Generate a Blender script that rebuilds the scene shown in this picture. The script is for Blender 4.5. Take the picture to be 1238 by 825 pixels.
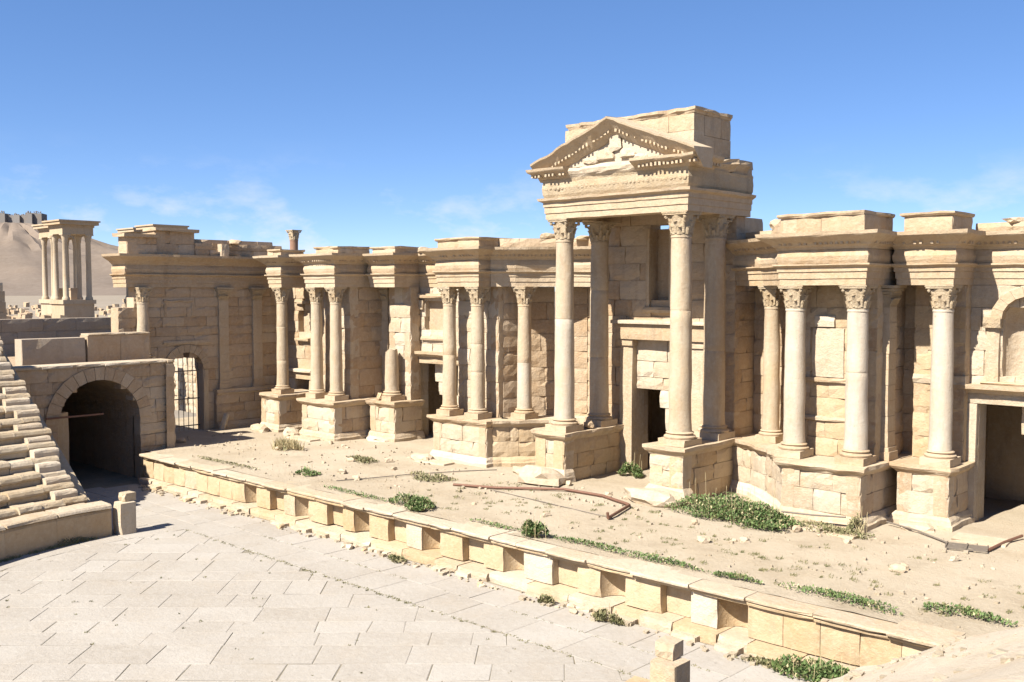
import bpy, bmesh, math, random
from mathutils import Vector, noise
R = math.radians
random.seed(7)
scene = bpy.context.scene
for o in list(bpy.data.objects): bpy.data.objects.remove(o)
col = scene.collection

# ------------------------------------------------------------------ camera
cam_d = bpy.data.cameras.new('camera'); cam = bpy.data.objects.new('camera', cam_d); col.objects.link(cam)
cam_d.sensor_width = 36.0; cam_d.lens = 36.0 * 1203 / 1238; cam_d.clip_start = 0.2; cam_d.clip_end = 12000
cam.location = (0, 0, 8.0)
cam.rotation_euler = (R(90 - 2.879), 0, R(43.2))
scene.camera = cam
# ------------------------------------------------------------------ sky and sun
SUN_EL, SUN_DX = 45.0, 0.09           # light travels towards +Y and a little +X
to_sun = Vector((-SUN_DX, -1, 0)).normalized() * math.cos(R(SUN_EL)) + Vector((0, 0, math.sin(R(SUN_EL))))
sd = bpy.data.lights.new('sun', 'SUN'); so = bpy.data.objects.new('sun', sd); col.objects.link(so)
sd.energy = 5.0; sd.angle = R(0.53); sd.color = (1.0, 0.94, 0.84)
so.rotation_euler = (-to_sun).to_track_quat('-Z', 'Y').to_euler(); so.location = (0, -60, 60)
world = bpy.data.worlds.new('World'); scene.world = world; world.use_nodes = True
nt = world.node_tree; N, L = nt.nodes, nt.links
bg = N['Background']; bg.inputs[1].default_value = 0.138
sky = N.new('ShaderNodeTexSky'); sky.sky_type = 'NISHITA'; sky.sun_disc = False
sky.sun_elevation = R(SUN_EL); sky.sun_rotation = math.atan2(to_sun.x, to_sun.y)
sky.air_density = 0.7; sky.dust_density = 0.0; sky.ozone_density = 3.0; sky.altitude = 3000
tc = N.new('ShaderNodeTexCoord'); mp = N.new('ShaderNodeMapping'); mp.inputs['Scale'].default_value = (1.6, 1.6, 3.6); mp.inputs['Location'].default_value = (3.1, 1.9, .5)
nz = N.new('ShaderNodeTexNoise'); nz.inputs['Scale'].default_value = 6.5; nz.inputs['Detail'].default_value = 7; nz.inputs['Roughness'].default_value = 0.6
rp = N.new('ShaderNodeValToRGB'); rp.color_ramp.elements[0].position = 0.51; rp.color_ramp.elements[1].position = 0.72
sx = N.new('ShaderNodeSeparateXYZ'); mr = N.new('ShaderNodeMapRange'); mr.interpolation_type = 'SMOOTHSTEP'   # fair-weather clouds keep low over the horizon
mr.inputs['From Min'].default_value = 0.03; mr.inputs['From Max'].default_value = 0.15; mr.inputs['To Min'].default_value = 0.85; mr.inputs['To Max'].default_value = 0.0
ml = N.new('ShaderNodeMath'); ml.operation = 'MULTIPLY'
mx = N.new('ShaderNodeMix'); mx.data_type = 'RGBA'; mx.inputs[7].default_value = (2.75, 2.8, 3.0, 1)
L.new(tc.outputs['Generated'], mp.inputs['Vector']); L.new(mp.outputs[0], nz.inputs['Vector']); L.new(nz.outputs['Fac'], rp.inputs['Fac'])
L.new(tc.outputs['Generated'], sx.inputs[0]); L.new(sx.outputs['Z'], mr.inputs['Value'])
L.new(rp.outputs['Color'], ml.inputs[0]); L.new(mr.outputs[0], ml.inputs[1])
tint = N.new('ShaderNodeHueSaturation'); tint.inputs['Hue'].default_value = 0.51; tint.inputs['Saturation'].default_value = 1.42; tint.inputs['Value'].default_value = 1.0
gm = N.new('ShaderNodeGamma'); gm.inputs[1].default_value = 0.62; L.new(sky.outputs[0], gm.inputs[0]); L.new(gm.outputs[0], tint.inputs['Color']); L.new(ml.outputs[0], mx.inputs[0]); L.new(tint.outputs[0], mx.inputs[6]); L.new(mx.outputs[2], bg.inputs[0])
scene.view_settings.view_transform = 'Standard'; scene.view_settings.look = 'None'
scene.view_settings.exposure = 1.33; scene.view_settings.gamma = 1.0; scene.view_settings.use_curve_mapping = False
scene.render.engine = 'CYCLES'

# ------------------------------------------------------------------ materials
ALB = 0.74
def stone_mat(name, base, dark, light, rnd=0.35, bump=0.25, scale=1.0, streak=0.35, rough=0.92):
    base, dark, light = [tuple(v * ALB for v in c) for c in (base, dark, light)]
    m = bpy.data.materials.new(name); m.use_nodes = True
    t = m.node_tree; n, l = t.nodes, t.links; b = n['Principled BSDF']
    b.inputs['Roughness'].default_value = rough; b.inputs['Specular IOR Level'].default_value = 0.15
    g = n.new('ShaderNodeNewGeometry'); oi = n.new('ShaderNodeObjectInfo')
    def nse(s, det=6, vec=None, ro=0.6):
        q = n.new('ShaderNodeTexNoise'); q.inputs['Scale'].default_value = s; q.inputs['Detail'].default_value = det; q.inputs['Roughness'].default_value = ro
        l.new(vec if vec else g.outputs['Position'], q.inputs['Vector']); return q.outputs['Fac']
    def ramp(v, a, c):
        q = n.new('ShaderNodeMapRange'); q.inputs['From Min'].default_value = a; q.inputs['From Max'].default_value = c; l.new(v, q.inputs['Value']); return q.outputs[0]
    def mul(v, k):
        q = n.new('ShaderNodeMath'); q.operation = 'MULTIPLY'; l.new(v, q.inputs[0]); q.inputs[1].default_value = k; return q.outputs[0]
    def mix(f, a, c):
        q = n.new('ShaderNodeMix'); q.data_type = 'RGBA'
        l.new(f, q.inputs[0])
        for i, x in ((6, a), (7, c)):
            if isinstance(x, tuple): q.inputs[i].default_value = (*x, 1)
            else: l.new(x, q.inputs[i])
        return q.outputs[2]
    mpg = n.new('ShaderNodeMapping'); mpg.inputs['Scale'].default_value = (1.3, 1.3, 0.22); l.new(g.outputs['Position'], mpg.inputs['Vector'])
    c1 = mix(mul(ramp(nse(0.55 * scale, 5), 0.35, 0.72), 0.75), base, dark)
    c2 = mix(mul(oi.outputs['Random'], rnd), c1, light)
    wn = n.new('ShaderNodeTexWhiteNoise'); wn.noise_dimensions = '1D'; l.new(oi.outputs['Random'], wn.inputs['W'])
    c2 = mix(mul(wn.outputs['Value'], rnd * 0.9), c2, dark)
    c3 = mix(mul(ramp(nse(1.6, 6, mpg.outputs[0]), 0.52, 0.78), streak), c2, tuple(x * 0.5 for x in dark))
    c4 = mix(mul(ramp(nse(7 * scale, 6), 0.45, 0.75), 0.45), c3, light)
    sp = ramp(nse(16 * scale, 3, None, 0.7), 0.60, 0.72)
    c5 = mix(mul(sp, 0.42), c4, tuple(x * 0.55 for x in dark))
    org = ramp(nse(0.9 * scale, 6, None, 0.62), 0.50, 0.70)
    c5 = mix(mul(org, 0.28 if streak > 0 else 0.10), c5, tuple(x * q for x, q in zip(base, (.98, .78, .52))))
    gry = ramp(nse(1.7 * scale, 8, mpg.outputs[0], 0.7), 0.56, 0.76)
    c5 = mix(mul(gry, 0.38 if streak > 0 else 0.15), c5, (base[0] * .42, base[0] * .36, base[0] * .30))
    pit = ramp(nse(4.2 * scale, 7, None, 0.72), 0.62, 0.70)
    c5 = mix(mul(pit, 0.5), c5, tuple(x * 0.6 for x in dark))
    if name == 'stage_dirt':
        pt = ramp(nse(0.22, 4, None, 0.5), 0.42, 0.62)
        c5 = mix(mul(pt, 0.45), c5, (light[0] * 1.02, light[1] * 1.0, light[2] * .98))
        c5 = mix(mul(ramp(nse(0.6, 7, None, 0.65), 0.55, 0.68), 0.4), c5, tuple(x * .8 for x in dark))
    l.new(c5, b.inputs['Base Color'])
    bm = n.new('ShaderNodeBump'); bm.inputs['Strength'].default_value = bump; bm.inputs['Distance'].default_value = 0.09
    ad = n.new('ShaderNodeMath'); ad.operation = 'ADD'; l.new(nse(5.5 * scale, 10, None, 0.75), ad.inputs[0]); l.new(mul(nse(14 * scale, 4), 0.45), ad.inputs[1])
    l.new(ad.outputs[0], bm.inputs['Height']); l.new(bm.outputs[0], b.inputs['Normal'])
    return m
M = {}
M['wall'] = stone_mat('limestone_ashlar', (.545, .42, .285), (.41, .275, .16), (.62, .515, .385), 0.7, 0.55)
M['trim'] = stone_mat('limestone_carved', (.56, .44, .30), (.42, .29, .17), (.64, .54, .405), 0.5, 0.5)
M['shaft'] = stone_mat('limestone_shaft', (.56, .45, .315), (.44, .32, .20), (.62, .535, .415), 0.4, 0.4, 1.0, 0.5)
M['pale_shaft'] = stone_mat('pale_shaft', (.59, .51, .405), (.47, .375, .26), (.65, .585, .49), 0.35, 0.3, 1.0, 0.45)
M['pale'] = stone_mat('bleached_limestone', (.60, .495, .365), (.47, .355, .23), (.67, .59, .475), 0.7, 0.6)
M['capital'] = stone_mat('carved_capital', (.57, .46, .315), (.37, .27, .16), (.63, .535, .40), 0.3, 0.8, 1.6)
M['golden'] = stone_mat('golden_limestone', (.57, .435, .28), (.46, .32, .175), (.64, .525, .375), 0.6, 0.5)
M['seat'] = stone_mat('seat_limestone', (.55, .445, .305), (.42, .31, .185), (.62, .53, .405), 0.6, 0.5)
M['paving'] = stone_mat('paving_limestone', (.455, .415, .36), (.345, .30, .245), (.51, .475, .425), 0.4, 0.35, 0.8, 0.0)
M['grey'] = stone_mat('grey_render', (.47, .385, .29), (.38, .30, .22), (.53, .45, .36), 0.3, 0.35)
M['dirt'] = stone_mat('stage_dirt', (.49, .41, .30), (.37, .295, .20), (.55, .48, .375), 0.0, 0.7, 0.9, 0.0, 1.0)
M['joint'] = stone_mat('joint_earth', (.32, .28, .215), (.15, .135, .085), (.40, .36, .30), 0.0, 0.5)
M['plain'] = stone_mat('desert_plain', (.33, .275, .21), (.26, .215, .155), (.39, .34, .275), 0.0, 0.6, 0.05, 0.0)
M['hill'] = stone_mat('hill_rock', (.235, .185, .145), (.17, .135, .105), (.285, .235, .19), 0.0, 1.0, 0.02, 0.0)
M['castle'] = stone_mat('hazed_castle_stone', (.26, .235, .215), (.20, .18, .165), (.30, .28, .26), 0.7, 0.4, 0.1)  # stone colour lightened: distance haze is painted into it
M['pink'] = stone_mat('pink_granite', (.34, .20, .14), (.26, .15, .10), (.42, .27, .20), 0.3, 0.2)
def leaf_mat(name, a, b_, tr=0.25):
    m = bpy.data.materials.new(name); m.use_nodes = True
    t = m.node_tree; n, l = t.nodes, t.links; b = n['Principled BSDF']; b.inputs['Roughness'].default_value = 0.75
    g = n.new('ShaderNodeNewGeometry'); q = n.new('ShaderNodeTexNoise'); q.inputs['Scale'].default_value = 5.0; q.inputs['Detail'].default_value = 4
    l.new(g.outputs['Position'], q.inputs['Vector'])
    x = n.new('ShaderNodeMix'); x.data_type = 'RGBA'; x.inputs[6].default_value = (*a, 1); x.inputs[7].default_value = (*b_, 1)
    mr_ = n.new('ShaderNodeMapRange'); mr_.inputs['From Min'].default_value = .35; mr_.inputs['From Max'].default_value = .65
    l.new(q.outputs['Fac'], mr_.inputs['Value']); l.new(mr_.outputs[0], x.inputs[0]); l.new(x.outputs[2], b.inputs['Base Color'])
    return m
M['leaf'] = leaf_mat('green_leaf', (.055, .10, .024), (.12, .17, .05))
M['olive'] = leaf_mat('olive_leaf', (.10, .105, .04), (.21, .185, .09))
M['dry'] = leaf_mat('dry_grass', (.34, .28, .15), (.46, .38, .22))
def plain_mat(name, c, rough=.8, metal=0.):
    m = bpy.data.materials.new(name); m.use_nodes = True
    t = m.node_tree; n, l = t.nodes, t.links; b = n['Principled BSDF']; b.inputs['Roughness'].default_value = rough; b.inputs['Metallic'].default_value = metal
    g = n.new('ShaderNodeNewGeometry'); q = n.new('ShaderNodeTexNoise'); q.inputs['Scale'].default_value = 9; l.new(g.outputs['Position'], q.inputs['Vector'])
    x = n.new('ShaderNodeMix'); x.data_type = 'RGBA'; x.inputs[6].default_value = (*c, 1); x.inputs[7].default_value = (*[v * .55 for v in c], 1)
    l.new(q.outputs['Fac'], x.inputs[0]); l.new(x.outputs[2], b.inputs['Base Color']); return m
M['rust'] = plain_mat('rusted_iron', (.20, .10, .065), .75, .3)
M['wire'] = plain_mat('dull_wire', (.17, .14, .11), .7)

# ------------------------------------------------------------------ helpers
def link(name, me, parent=None, loc=None, rz=0.0):
    o = bpy.data.objects.new(name, me); col.objects.link(o)
    if parent is not None: o.parent = parent
    if loc is not None: o.location = loc
    if rz: o.rotation_euler = (0, 0, rz)
    return o
def tag(o, label=None, cat=None, group=None, kind=None):
    if label: o['label'] = label
    if cat: o['category'] = cat
    if group: o['group'] = group
    if kind: o['kind'] = kind
    return o
def thing(name, label, cat, loc=(0, 0, 0), rz=0.0, group=None):
    o = link(name, None, None, loc, rz); o.empty_display_size = .3
    return tag(o, label, cat, group)
class MB:
    def __init__(s): s.v = []; s.f = []
    def add(s, vs, fs):
        k = len(s.v); s.v += [tuple(p) for p in vs]; s.f += [tuple(i + k for i in f) for f in fs]
    def box(s, x0, y0, z0, x1, y1, z1, j=0.0):
        P = [(x, y, z) for z in (z0, z1) for y in (y0, y1) for x in (x0, x1)]
        if j: P = [tuple(c + random.uniform(-j, j) for c in p) for p in P]
        s.add(P, [(0, 2, 3, 1), (4, 5, 7, 6), (0, 1, 5, 4), (2, 6, 7, 3), (0, 4, 6, 2), (1, 3, 7, 5)])
    def prism(s, poly, z0, z1):      # poly counter-clockwise
        n = len(poly); s.add([(x, y, z0) for x, y in poly] + [(x, y, z1) for x, y in poly],
              [tuple(range(n - 1, -1, -1)), tuple(range(n, 2 * n))] + [(i, (i + 1) % n, n + (i + 1) % n, n + i) for i in range(n)])
    def lathe(s, prof, n=24, c=(0, 0), cap=True):
        vs = [(c[0] + r * math.cos(2 * math.pi * i / n), c[1] + r * math.sin(2 * math.pi * i / n), z) for r, z in prof for i in range(n)]
        fs = [(a * n + i, a * n + (i + 1) % n, (a + 1) * n + (i + 1) % n, (a + 1) * n + i) for a in range(len(prof) - 1) for i in range(n)]
        if cap: fs += [tuple(range(n - 1, -1, -1)), tuple((len(prof) - 1) * n + i for i in range(n))]
        s.add(vs, fs)
    def tube(s, pts, r, n=6):
        rings = []
        for i, p in enumerate(pts):
            p = Vector(p); d = (Vector(pts[min(i + 1, len(pts) - 1)]) - Vector(pts[max(i - 1, 0)])).normalized()
            a = d.cross(Vector((0, 0, 1))); a = a.normalized() if a.length > .01 else Vector((1, 0, 0)); b = d.cross(a)
            rings += [p + (a * math.cos(t) + b * math.sin(t)) * r for t in [2 * math.pi * k / n for k in range(n)]]
        fs = [(i * n + k, i * n + (k + 1) % n, (i + 1) * n + (k + 1) % n, (i + 1) * n + k) for i in range(len(pts) - 1) for k in range(n)]
        fs += [tuple(range(n)), tuple((len(pts) - 1) * n + k for k in range(n))]
        s.add(rings, fs)
    def mesh(s, name, mat, smooth=False):
        me = bpy.data.meshes.new(name); me.from_pydata(s.v, [], s.f); me.materials.append(mat)
        if smooth:
            me.polygons.foreach_set('use_smooth', [True] * len(me.polygons))
            try: me.set_sharp_from_angle(angle=R(40))
            except Exception: pass
        me.update(); return me
    def obj(s, name, mat, parent=None, smooth=False, loc=None, rz=0.0): return link(name, s.mesh(name, mat, smooth), parent, loc, rz)

_blk = {}
WORN = 1.0
def block_mesh(w, h, d, mat, var, g=0.008, ch=0.017):
    key = (round(w, 2), round(h, 2), round(d, 2), mat, var, WORN)
    if key in _blk: return _blk[key]
    rs = random.Random(hash((key[0], key[1], key[2], var)) & 0xffff)
    b = MB(); dp = min(0.09, d * .3)
    rect = lambda i, y: [(i, y, i), (w - i, y, i), (w - i, y, h - i), (i, y, h - i)]
    V = rect(0, d) + rect(0, dp) + rect(g, dp); F = []
    for a in range(2):
        for i in range(4): F.append((a * 4 + i, a * 4 + (i + 1) % 4, a * 4 + 4 + (i + 1) % 4, a * 4 + 4 + i))
    nx, nz = (4 if w > .9 else 3), (3 if h > .5 else 2)
    chips = [rs.uniform(0, .05) * (3.0 if rs.random() < .2 else 1) for _ in range(4)]; base = len(V)
    for k in range(nz + 1):
        for i in range(nx + 1):
            ex, ez = i in (0, nx), k in (0, nz)
            x = (g if i == 0 else w - g if i == nx else w * (i + rs.uniform(-.18, .18)) / nx); z = (g if k == 0 else h - g if k == nz else h * (k + rs.uniform(-.18, .18)) / nz)
            y = rs.uniform(-.010, .010) * WORN
            if ex or ez: y += ch * WORN * rs.uniform(.4, 1.6) + (.05 * WORN if rs.random() < .10 else 0)
            if ex and ez: y = min(dp, y + WORN * chips[(i > 0) + 2 * (k > 0)])
            V.append((x, min(y, dp), z))
    id_ = lambda i, k: base + k * (nx + 1) + i
    F += [(id_(i, k), id_(i + 1, k), id_(i + 1, k + 1), id_(i, k + 1)) for k in range(nz) for i in range(nx)]
    F += [(8, 9) + tuple(id_(i, 0) for i in range(nx, -1, -1)), (10, 11) + tuple(id_(i, nz) for i in range(nx + 1)), (9, 10) + tuple(id_(nx, k) for k in range(nz, -1, -1)), (11, 8) + tuple(id_(0, k) for k in range(nz + 1))]
    b.add(V, F); me = b.mesh('stone_block', M[mat]); _blk[key] = me; return me
def put_block(parent, x, y, z, w, h, d, rz=0.0, mat='wall', name='stone_block', proud=0.018):
    me = block_mesh(w, h, d, mat, random.randrange(5))
    off = random.uniform(-proud, proud)
    return link(name, me, parent, (x + math.sin(rz) * off, y - math.cos(rz) * off, z), rz)
def wall(parent, p0, p1, z0, z1, ch=0.72, ln=(0.9, 2.1), opens=(), d=0.6, mat='wall', ragged=0.0, proud=0.02, topf=None):
    """ashlar along p0 to p1, face to the right-hand side; opens: (s0, s1, za, zb, arch)"""
    dx, dy = p1[0] - p0[0], p1[1] - p0[1]; Lh = math.hypot(dx, dy); ux, uy = dx / Lh, dy / Lh; rz = math.atan2(dy, dx)
    nc = max(1, round((z1 - z0) / ch)); hs = [random.uniform(.82, 1.18) for _ in range(nc)]; k = (z1 - z0) / sum(hs); hs = [h * k for h in hs]
    z = z0
    for ci, h in enumerate(hs):
        zm = z + h / 2; iv = [(0, Lh)]
        for (s0, s1, za, zb, arch) in opens:
            if za < zm < zb:
                a, b = s0, s1
                if arch:
                    r = (s1 - s0) / 2; sp = zb - r
                    if zm > sp:
                        q = math.sqrt(max(0, r * r - (zm - sp) ** 2)); a, b = (s0 + s1) / 2 - q, (s0 + s1) / 2 + q
                nv = []
                for (u, v) in iv:
                    if b <= u or a >= v: nv.append((u, v)); continue
                    if a > u + .02: nv.append((u, a))
                    if b < v - .02: nv.append((b, v))
                iv = nv
        for (u, v) in iv:
            s = u; first = True
            while s < v - 1e-4:
                w = round(random.uniform(*ln), 1)
                if first and ci % 2: w = round(w * .6, 1)
                first = False
                if v - s - w < 0.38: w = v - s
                if topf and zm > topf(s + w / 2): s += w; continue
                if not (ci == nc - 1 and random.random() < ragged):
                    put_block(parent, p0[0] + ux * s, p0[1] + uy * s, z, w, h, d, rz, mat, proud=proud)
                s += w
        z += h
def run(name, path, prof, mat, parent, step=0.4, jit=0.012, chip=0.10, closed=False, chip_p=0.25, seed=None):
    """sweep a closed profile (outward, z) along a plan path, outward on the right-hand side, with worn edges"""
    n = len(path); mit = []
    for i in range(n):
        def nrm(a, b):
            d = Vector((b[0] - a[0], b[1] - a[1])).normalized(); return Vector((d.y, -d.x))
        ns = []
        if i > 0: ns.append(nrm(path[i - 1], path[i]))
        if i < n - 1: ns.append(nrm(path[i], path[i + 1]))
        m = sum(ns, Vector((0, 0))); m.normalize(); m /= max(.35, m.dot(ns[0])); mit.append(m)
    st = []
    for i in range(n - 1):
        a, b = Vector(path[i]), Vector(path[i + 1]); k = max(1, int((b - a).length / step))
        for j in range(k + (i == n - 2)):
            t = j / k; st.append((a.lerp(b, t), mit[i].lerp(mit[i + 1], t)))
    omax = max(p[0] for p in prof); omin = min(p[0] for p in prof); V = []; F = []; m_ = len(prof); drift = 0
    for (p, m) in st:
        c = chip * random.random() if random.random() < chip_p else 0.0
        drift = drift * .6 + random.uniform(-jit, jit)
        for (o, z) in prof:
            wgt = max(0., (o - omin) / (omax - omin + 1e-6)); wgt = wgt ** 3
            oo = o - c * wgt + random.uniform(-jit, jit) * wgt
            zz = z + (drift + random.uniform(-jit, jit)) * (0.3 + .7 * wgt)
            q = p + m * oo; V.append((q.x, q.y, zz))
    for i in range(len(st) - 1):
        for j in range(m_): F.append((i * m_ + j, (i + 1) * m_ + j, (i + 1) * m_ + (j + 1) % m_, i * m_ + (j + 1) % m_))
    F.append(tuple(range(m_))); F.append(tuple((len(st) - 1) * m_ + j for j in range(m_ - 1, -1, -1)))
    b = MB(); b.add(V, F); return b.obj(name, M[mat], parent)
def rock_mesh(seed, mat, sub=2, rough=.22, flat=1.0):
    bm = bmesh.new(); bmesh.ops.create_icosphere(bm, subdivisions=sub, radius=.5)
    for v in bm.verts:
        c = v.co.copy(); mm = max(abs(c.x), abs(c.y), abs(c.z)); c = c.lerp(c / mm * .5, .55)
        k = 1 + rough * 2 * noise.noise(c * 2.3 + Vector((seed * 3.1, 0, 0))) + rough * noise.noise(c * 6 + Vector((0, seed, 0)))
        v.co = c * k; v.co.z = (v.co.z + .5) * flat
    me = bpy.data.meshes.new('rock'); bm.to_mesh(me); bm.free(); me.materials.append(M[mat]); return me
ROCK = {k: [rock_mesh(i, k) for i in range(5)] for k in ('pale', 'wall', 'golden', 'trim')}
def rock(name, loc, sc, mat='pale', parent=None, rz=None):
    o = link(name, random.choice(ROCK[mat]), parent, loc, random.uniform(0, 6.28) if rz is None else rz); o.scale = sc; return o

# columns ----------------------------------------------------------------
def capital_mb(r, h):
    b = MB(); nb = 20
    bell = lambda t: r * (.94 + .10 * t + .30 * max(0, t - .45) ** 2)
    b.lathe([(bell(t / 6) * (1.06 if t == 0 else 1), h * .86 * t / 6) for t in range(7)], nb)
    def leaf(ang, z0, z1, w, out):
        ca, sa = math.cos(ang), math.sin(ang); V = []; F = []; ns = 5
        for i in range(ns):
            t = i / (ns - 1); z = z0 + (z1 - z0) * (t if t < .8 else .8 + (t - .8) * .35) ; rb = bell(min(1, z / (h * .86)))
            ro = rb + .035 * r / .4 + out * t ** 2.2; ww = w * (1 - .45 * t) * (.82 if i % 2 else 1.1)
            zt = z - (out * .35 if i == ns - 1 else 0)
            for (rr, q) in ((rb * .97, -ww), (ro, -ww * .45), (ro + .02, 0), (ro, ww * .45), (rb * .97, ww)):
                V.append((ca * rr - sa * q, sa * rr + ca * q, zt if q == 0 or abs(q) < ww else z))
        for i in range(ns - 1):
            for j in range(4): F.append((i * 5 + j, i * 5 + j + 1, i * 5 + 6 + j, i * 5 + 5 + j))
        F.append(tuple(ns * 5 - 5 + j for j in range(5))); b.add(V, F)
    for k in range(8): leaf(k * math.pi / 4 + .39, h * .04, h * .42, r * .34, r * .24)
    for k in range(8): leaf(k * math.pi / 4, h * .10, h * .68, r * .30, r * .30)
    for k in range(4): leaf(k * math.pi / 2 + math.pi / 4, h * .40, h * .88, r * .24, r * .50)
    for k in range(4):
        a = k * math.pi / 2 + math.pi / 4; cx_, cy_ = math.cos(a) * r * 1.52, math.sin(a) * r * 1.52
        b.lathe([(r * .10, h * .70), (r * .17, h * .76), (r * .17, h * .82), (r * .1, h * .88)], 8, (cx_, cy_))
    main = b; b = MB(); ab = []
    for k in range(4):
        a = k * math.pi / 2
        for t in (-.86, -.45, 0, .45, .86):
            o_ = r * (1.36 - .20 * (1 - (t / .86) ** 2)); q = t * r * 1.5
            ab.append((math.cos(a) * o_ - math.sin(a) * q, math.sin(a) * o_ + math.cos(a) * q))
    b.prism(ab, h * .86, h * .94); b.prism([(x * 1.05, y * 1.05) for x, y in ab], h * .935, h)
    for q in (main, b): q.v = [(x * (1 + random.uniform(-.02, .02)), y * (1 + random.uniform(-.02, .02)), z) for x, y, z in q.v]
    return main, b
_colm = {}
def column(label, x, y, z0, z1, r, shaft='shaft', joints=(), low=None, plinth=0.27, cap=0.82, name='column', group=None, full=True, rz=0.0):
    t = thing(name, label, 'column', (x, y, z0), rz, group); hb = r * .62
    kp = ('p', r, plinth)
    if kp not in _colm:
        b = MB(); q = r * 1.36; b.box(-q, -q, 0, q, q, plinth, .015); _colm[kp] = b.mesh('plinth', M['trim'])
        b = MB(); P = [(r * 1.34, 0), (r * 1.40, hb * .12), (r * 1.40, hb * .3), (r * 1.32, hb * .42), (r * 1.16, hb * .5), (r * 1.12, hb * .62), (r * 1.20, hb * .7), (r * 1.24, hb * .8), (r * 1.18, hb * .92), (r * 1.06, hb)]
        b.lathe(P, 28); _colm[('b', r, plinth)] = b.mesh('base', M['trim'], True)
    link('plinth', _colm[kp], t); link('base', _colm[('b', r, plinth)], t, (0, 0, plinth))
    zs = plinth + hb; ze = z1 - z0 - cap if full else z1 - z0
    rs = random.Random(int(x * 100) + 77); b = MB(); n = 28; k = 16; ang = rs.uniform(0, 6)
    pr = []
    for i in range(k + 1):
        u = i / k; ta = 1 - .13 * u ** 1.6
        if i == 0: ta *= 1.045
        if full and i == k: ta *= 1.05
        pr.append((r * ta, zs + (ze - zs) * u))
    if full: pr.insert(k, (pr[k - 1][0] * .995, ze - .09)); pr.insert(k + 1, (pr[k - 1][0] * 1.055, ze - .075))
    for jz in joints:
        zz = zs + (ze - zs) * jz; q = r * (1 - .13 * jz ** 1.6); pr += [(q, zz - .025), (q * .972, zz - .008), (q * .972, zz + .008), (q, zz + .025)]
    pr.sort(key=lambda p: p[1])
    b.lathe(pr, n)
    V = []
    for (vx, vy, vz) in b.v:
        q = noise.noise(Vector((vx * 2.2 + x, vy * 2.2 + y, vz * 1.1))) * .07 + noise.noise(Vector((vx * 6 + x, vy * 6, vz * 4))) * .035
        if not full and vz > ze - .5: vz -= .3 * (noise.noise(Vector((vx * 3, vy * 3, 3.7))) + .5) * (vz - (ze - .5)) / .5
        V.append((vx * (1 + q), vy * (1 + q), vz))
    b.v = V; me = b.mesh('shaft', M[shaft], True); link('shaft', me, t)
    if low:                                            # lower drum of another stone
        me.materials.append(M[low]); zl = zs + (ze - zs) * joints[0]
        for p in me.polygons:
            if p.center.z < zl and len(p.vertices) == 4: p.material_index = 1
    if full:
        kc = ('c', r, cap)
        if kc not in _colm: _colm[kc] = [q.mesh(nm, M['capital']) for q, nm in zip(capital_mb(r * .90, cap), ('capital', 'abacus'))]
        cp = link('capital', _colm[kc][0], t, (0, 0, z1 - z0 - cap)); link('abacus', _colm[kc][1], cp)
    return t
def pilaster(label, x, y, z0, z1, w, d, rz=0.0, mat='shaft', cap=.75):
    """flat pier: front face centred at the given point, looking along its own -Y"""
    t = thing('pilaster', label, 'pilaster', (x, y, z0), rz); h = z1 - z0
    b = MB(); b.box(-w * .62, -.10, 0, w * .62, d, .30, .01); b.box(-w * .56, -.06, .30, w * .56, d, .46, .01); b.obj('base', M['trim'], t)
    b = MB(); k = 9
    for i in range(k): b.box(-w / 2, random.uniform(-.012, .012), .46 + (h - cap - .46) * i / k, w / 2, d - .01, .46 + (h - cap - .46) * (i + 1) / k - .012, .006)
    b.box(-w / 2 + .03, .03, .46, w / 2 - .03, d - .02, h - cap)
    b.obj('shaft', M[mat], t)
    b = MB(); ns = 6
    for i in range(ns):
        u = i / ns; e = .10 * u + .16 * u ** 3; b.box(-w / 2 - e, -e, h - cap + cap * .85 * u, w / 2 + e, d - .01, h - cap + cap * .85 * (u + 1 / ns) - .006, .012)
    for rr in range(2):
        for i in range(4):
            xx = -w / 2 + w * (i + .5 * rr + .25) / 4.2; zz = h - cap + cap * (.08 + .34 * rr)
            b.add([(xx - .10, -.02, zz), (xx + .10, -.02, zz), (xx + .09, -.10, zz + .16), (xx - .09, -.10, zz + .16), (xx, -.20, zz + .26), (xx - .09, -.04, zz + .2), (xx + .09, -.04, zz + .2)], [(0, 1, 2, 3), (3, 2, 4), (3, 4, 5), (2, 6, 4), (0, 3, 5), (1, 6, 2)])
    b.box(-w / 2 - .24, -.24, h - cap * .14, w / 2 + .24, d - .01, h, .012)
    b.obj('capital', M['capital'], t); return t

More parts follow.
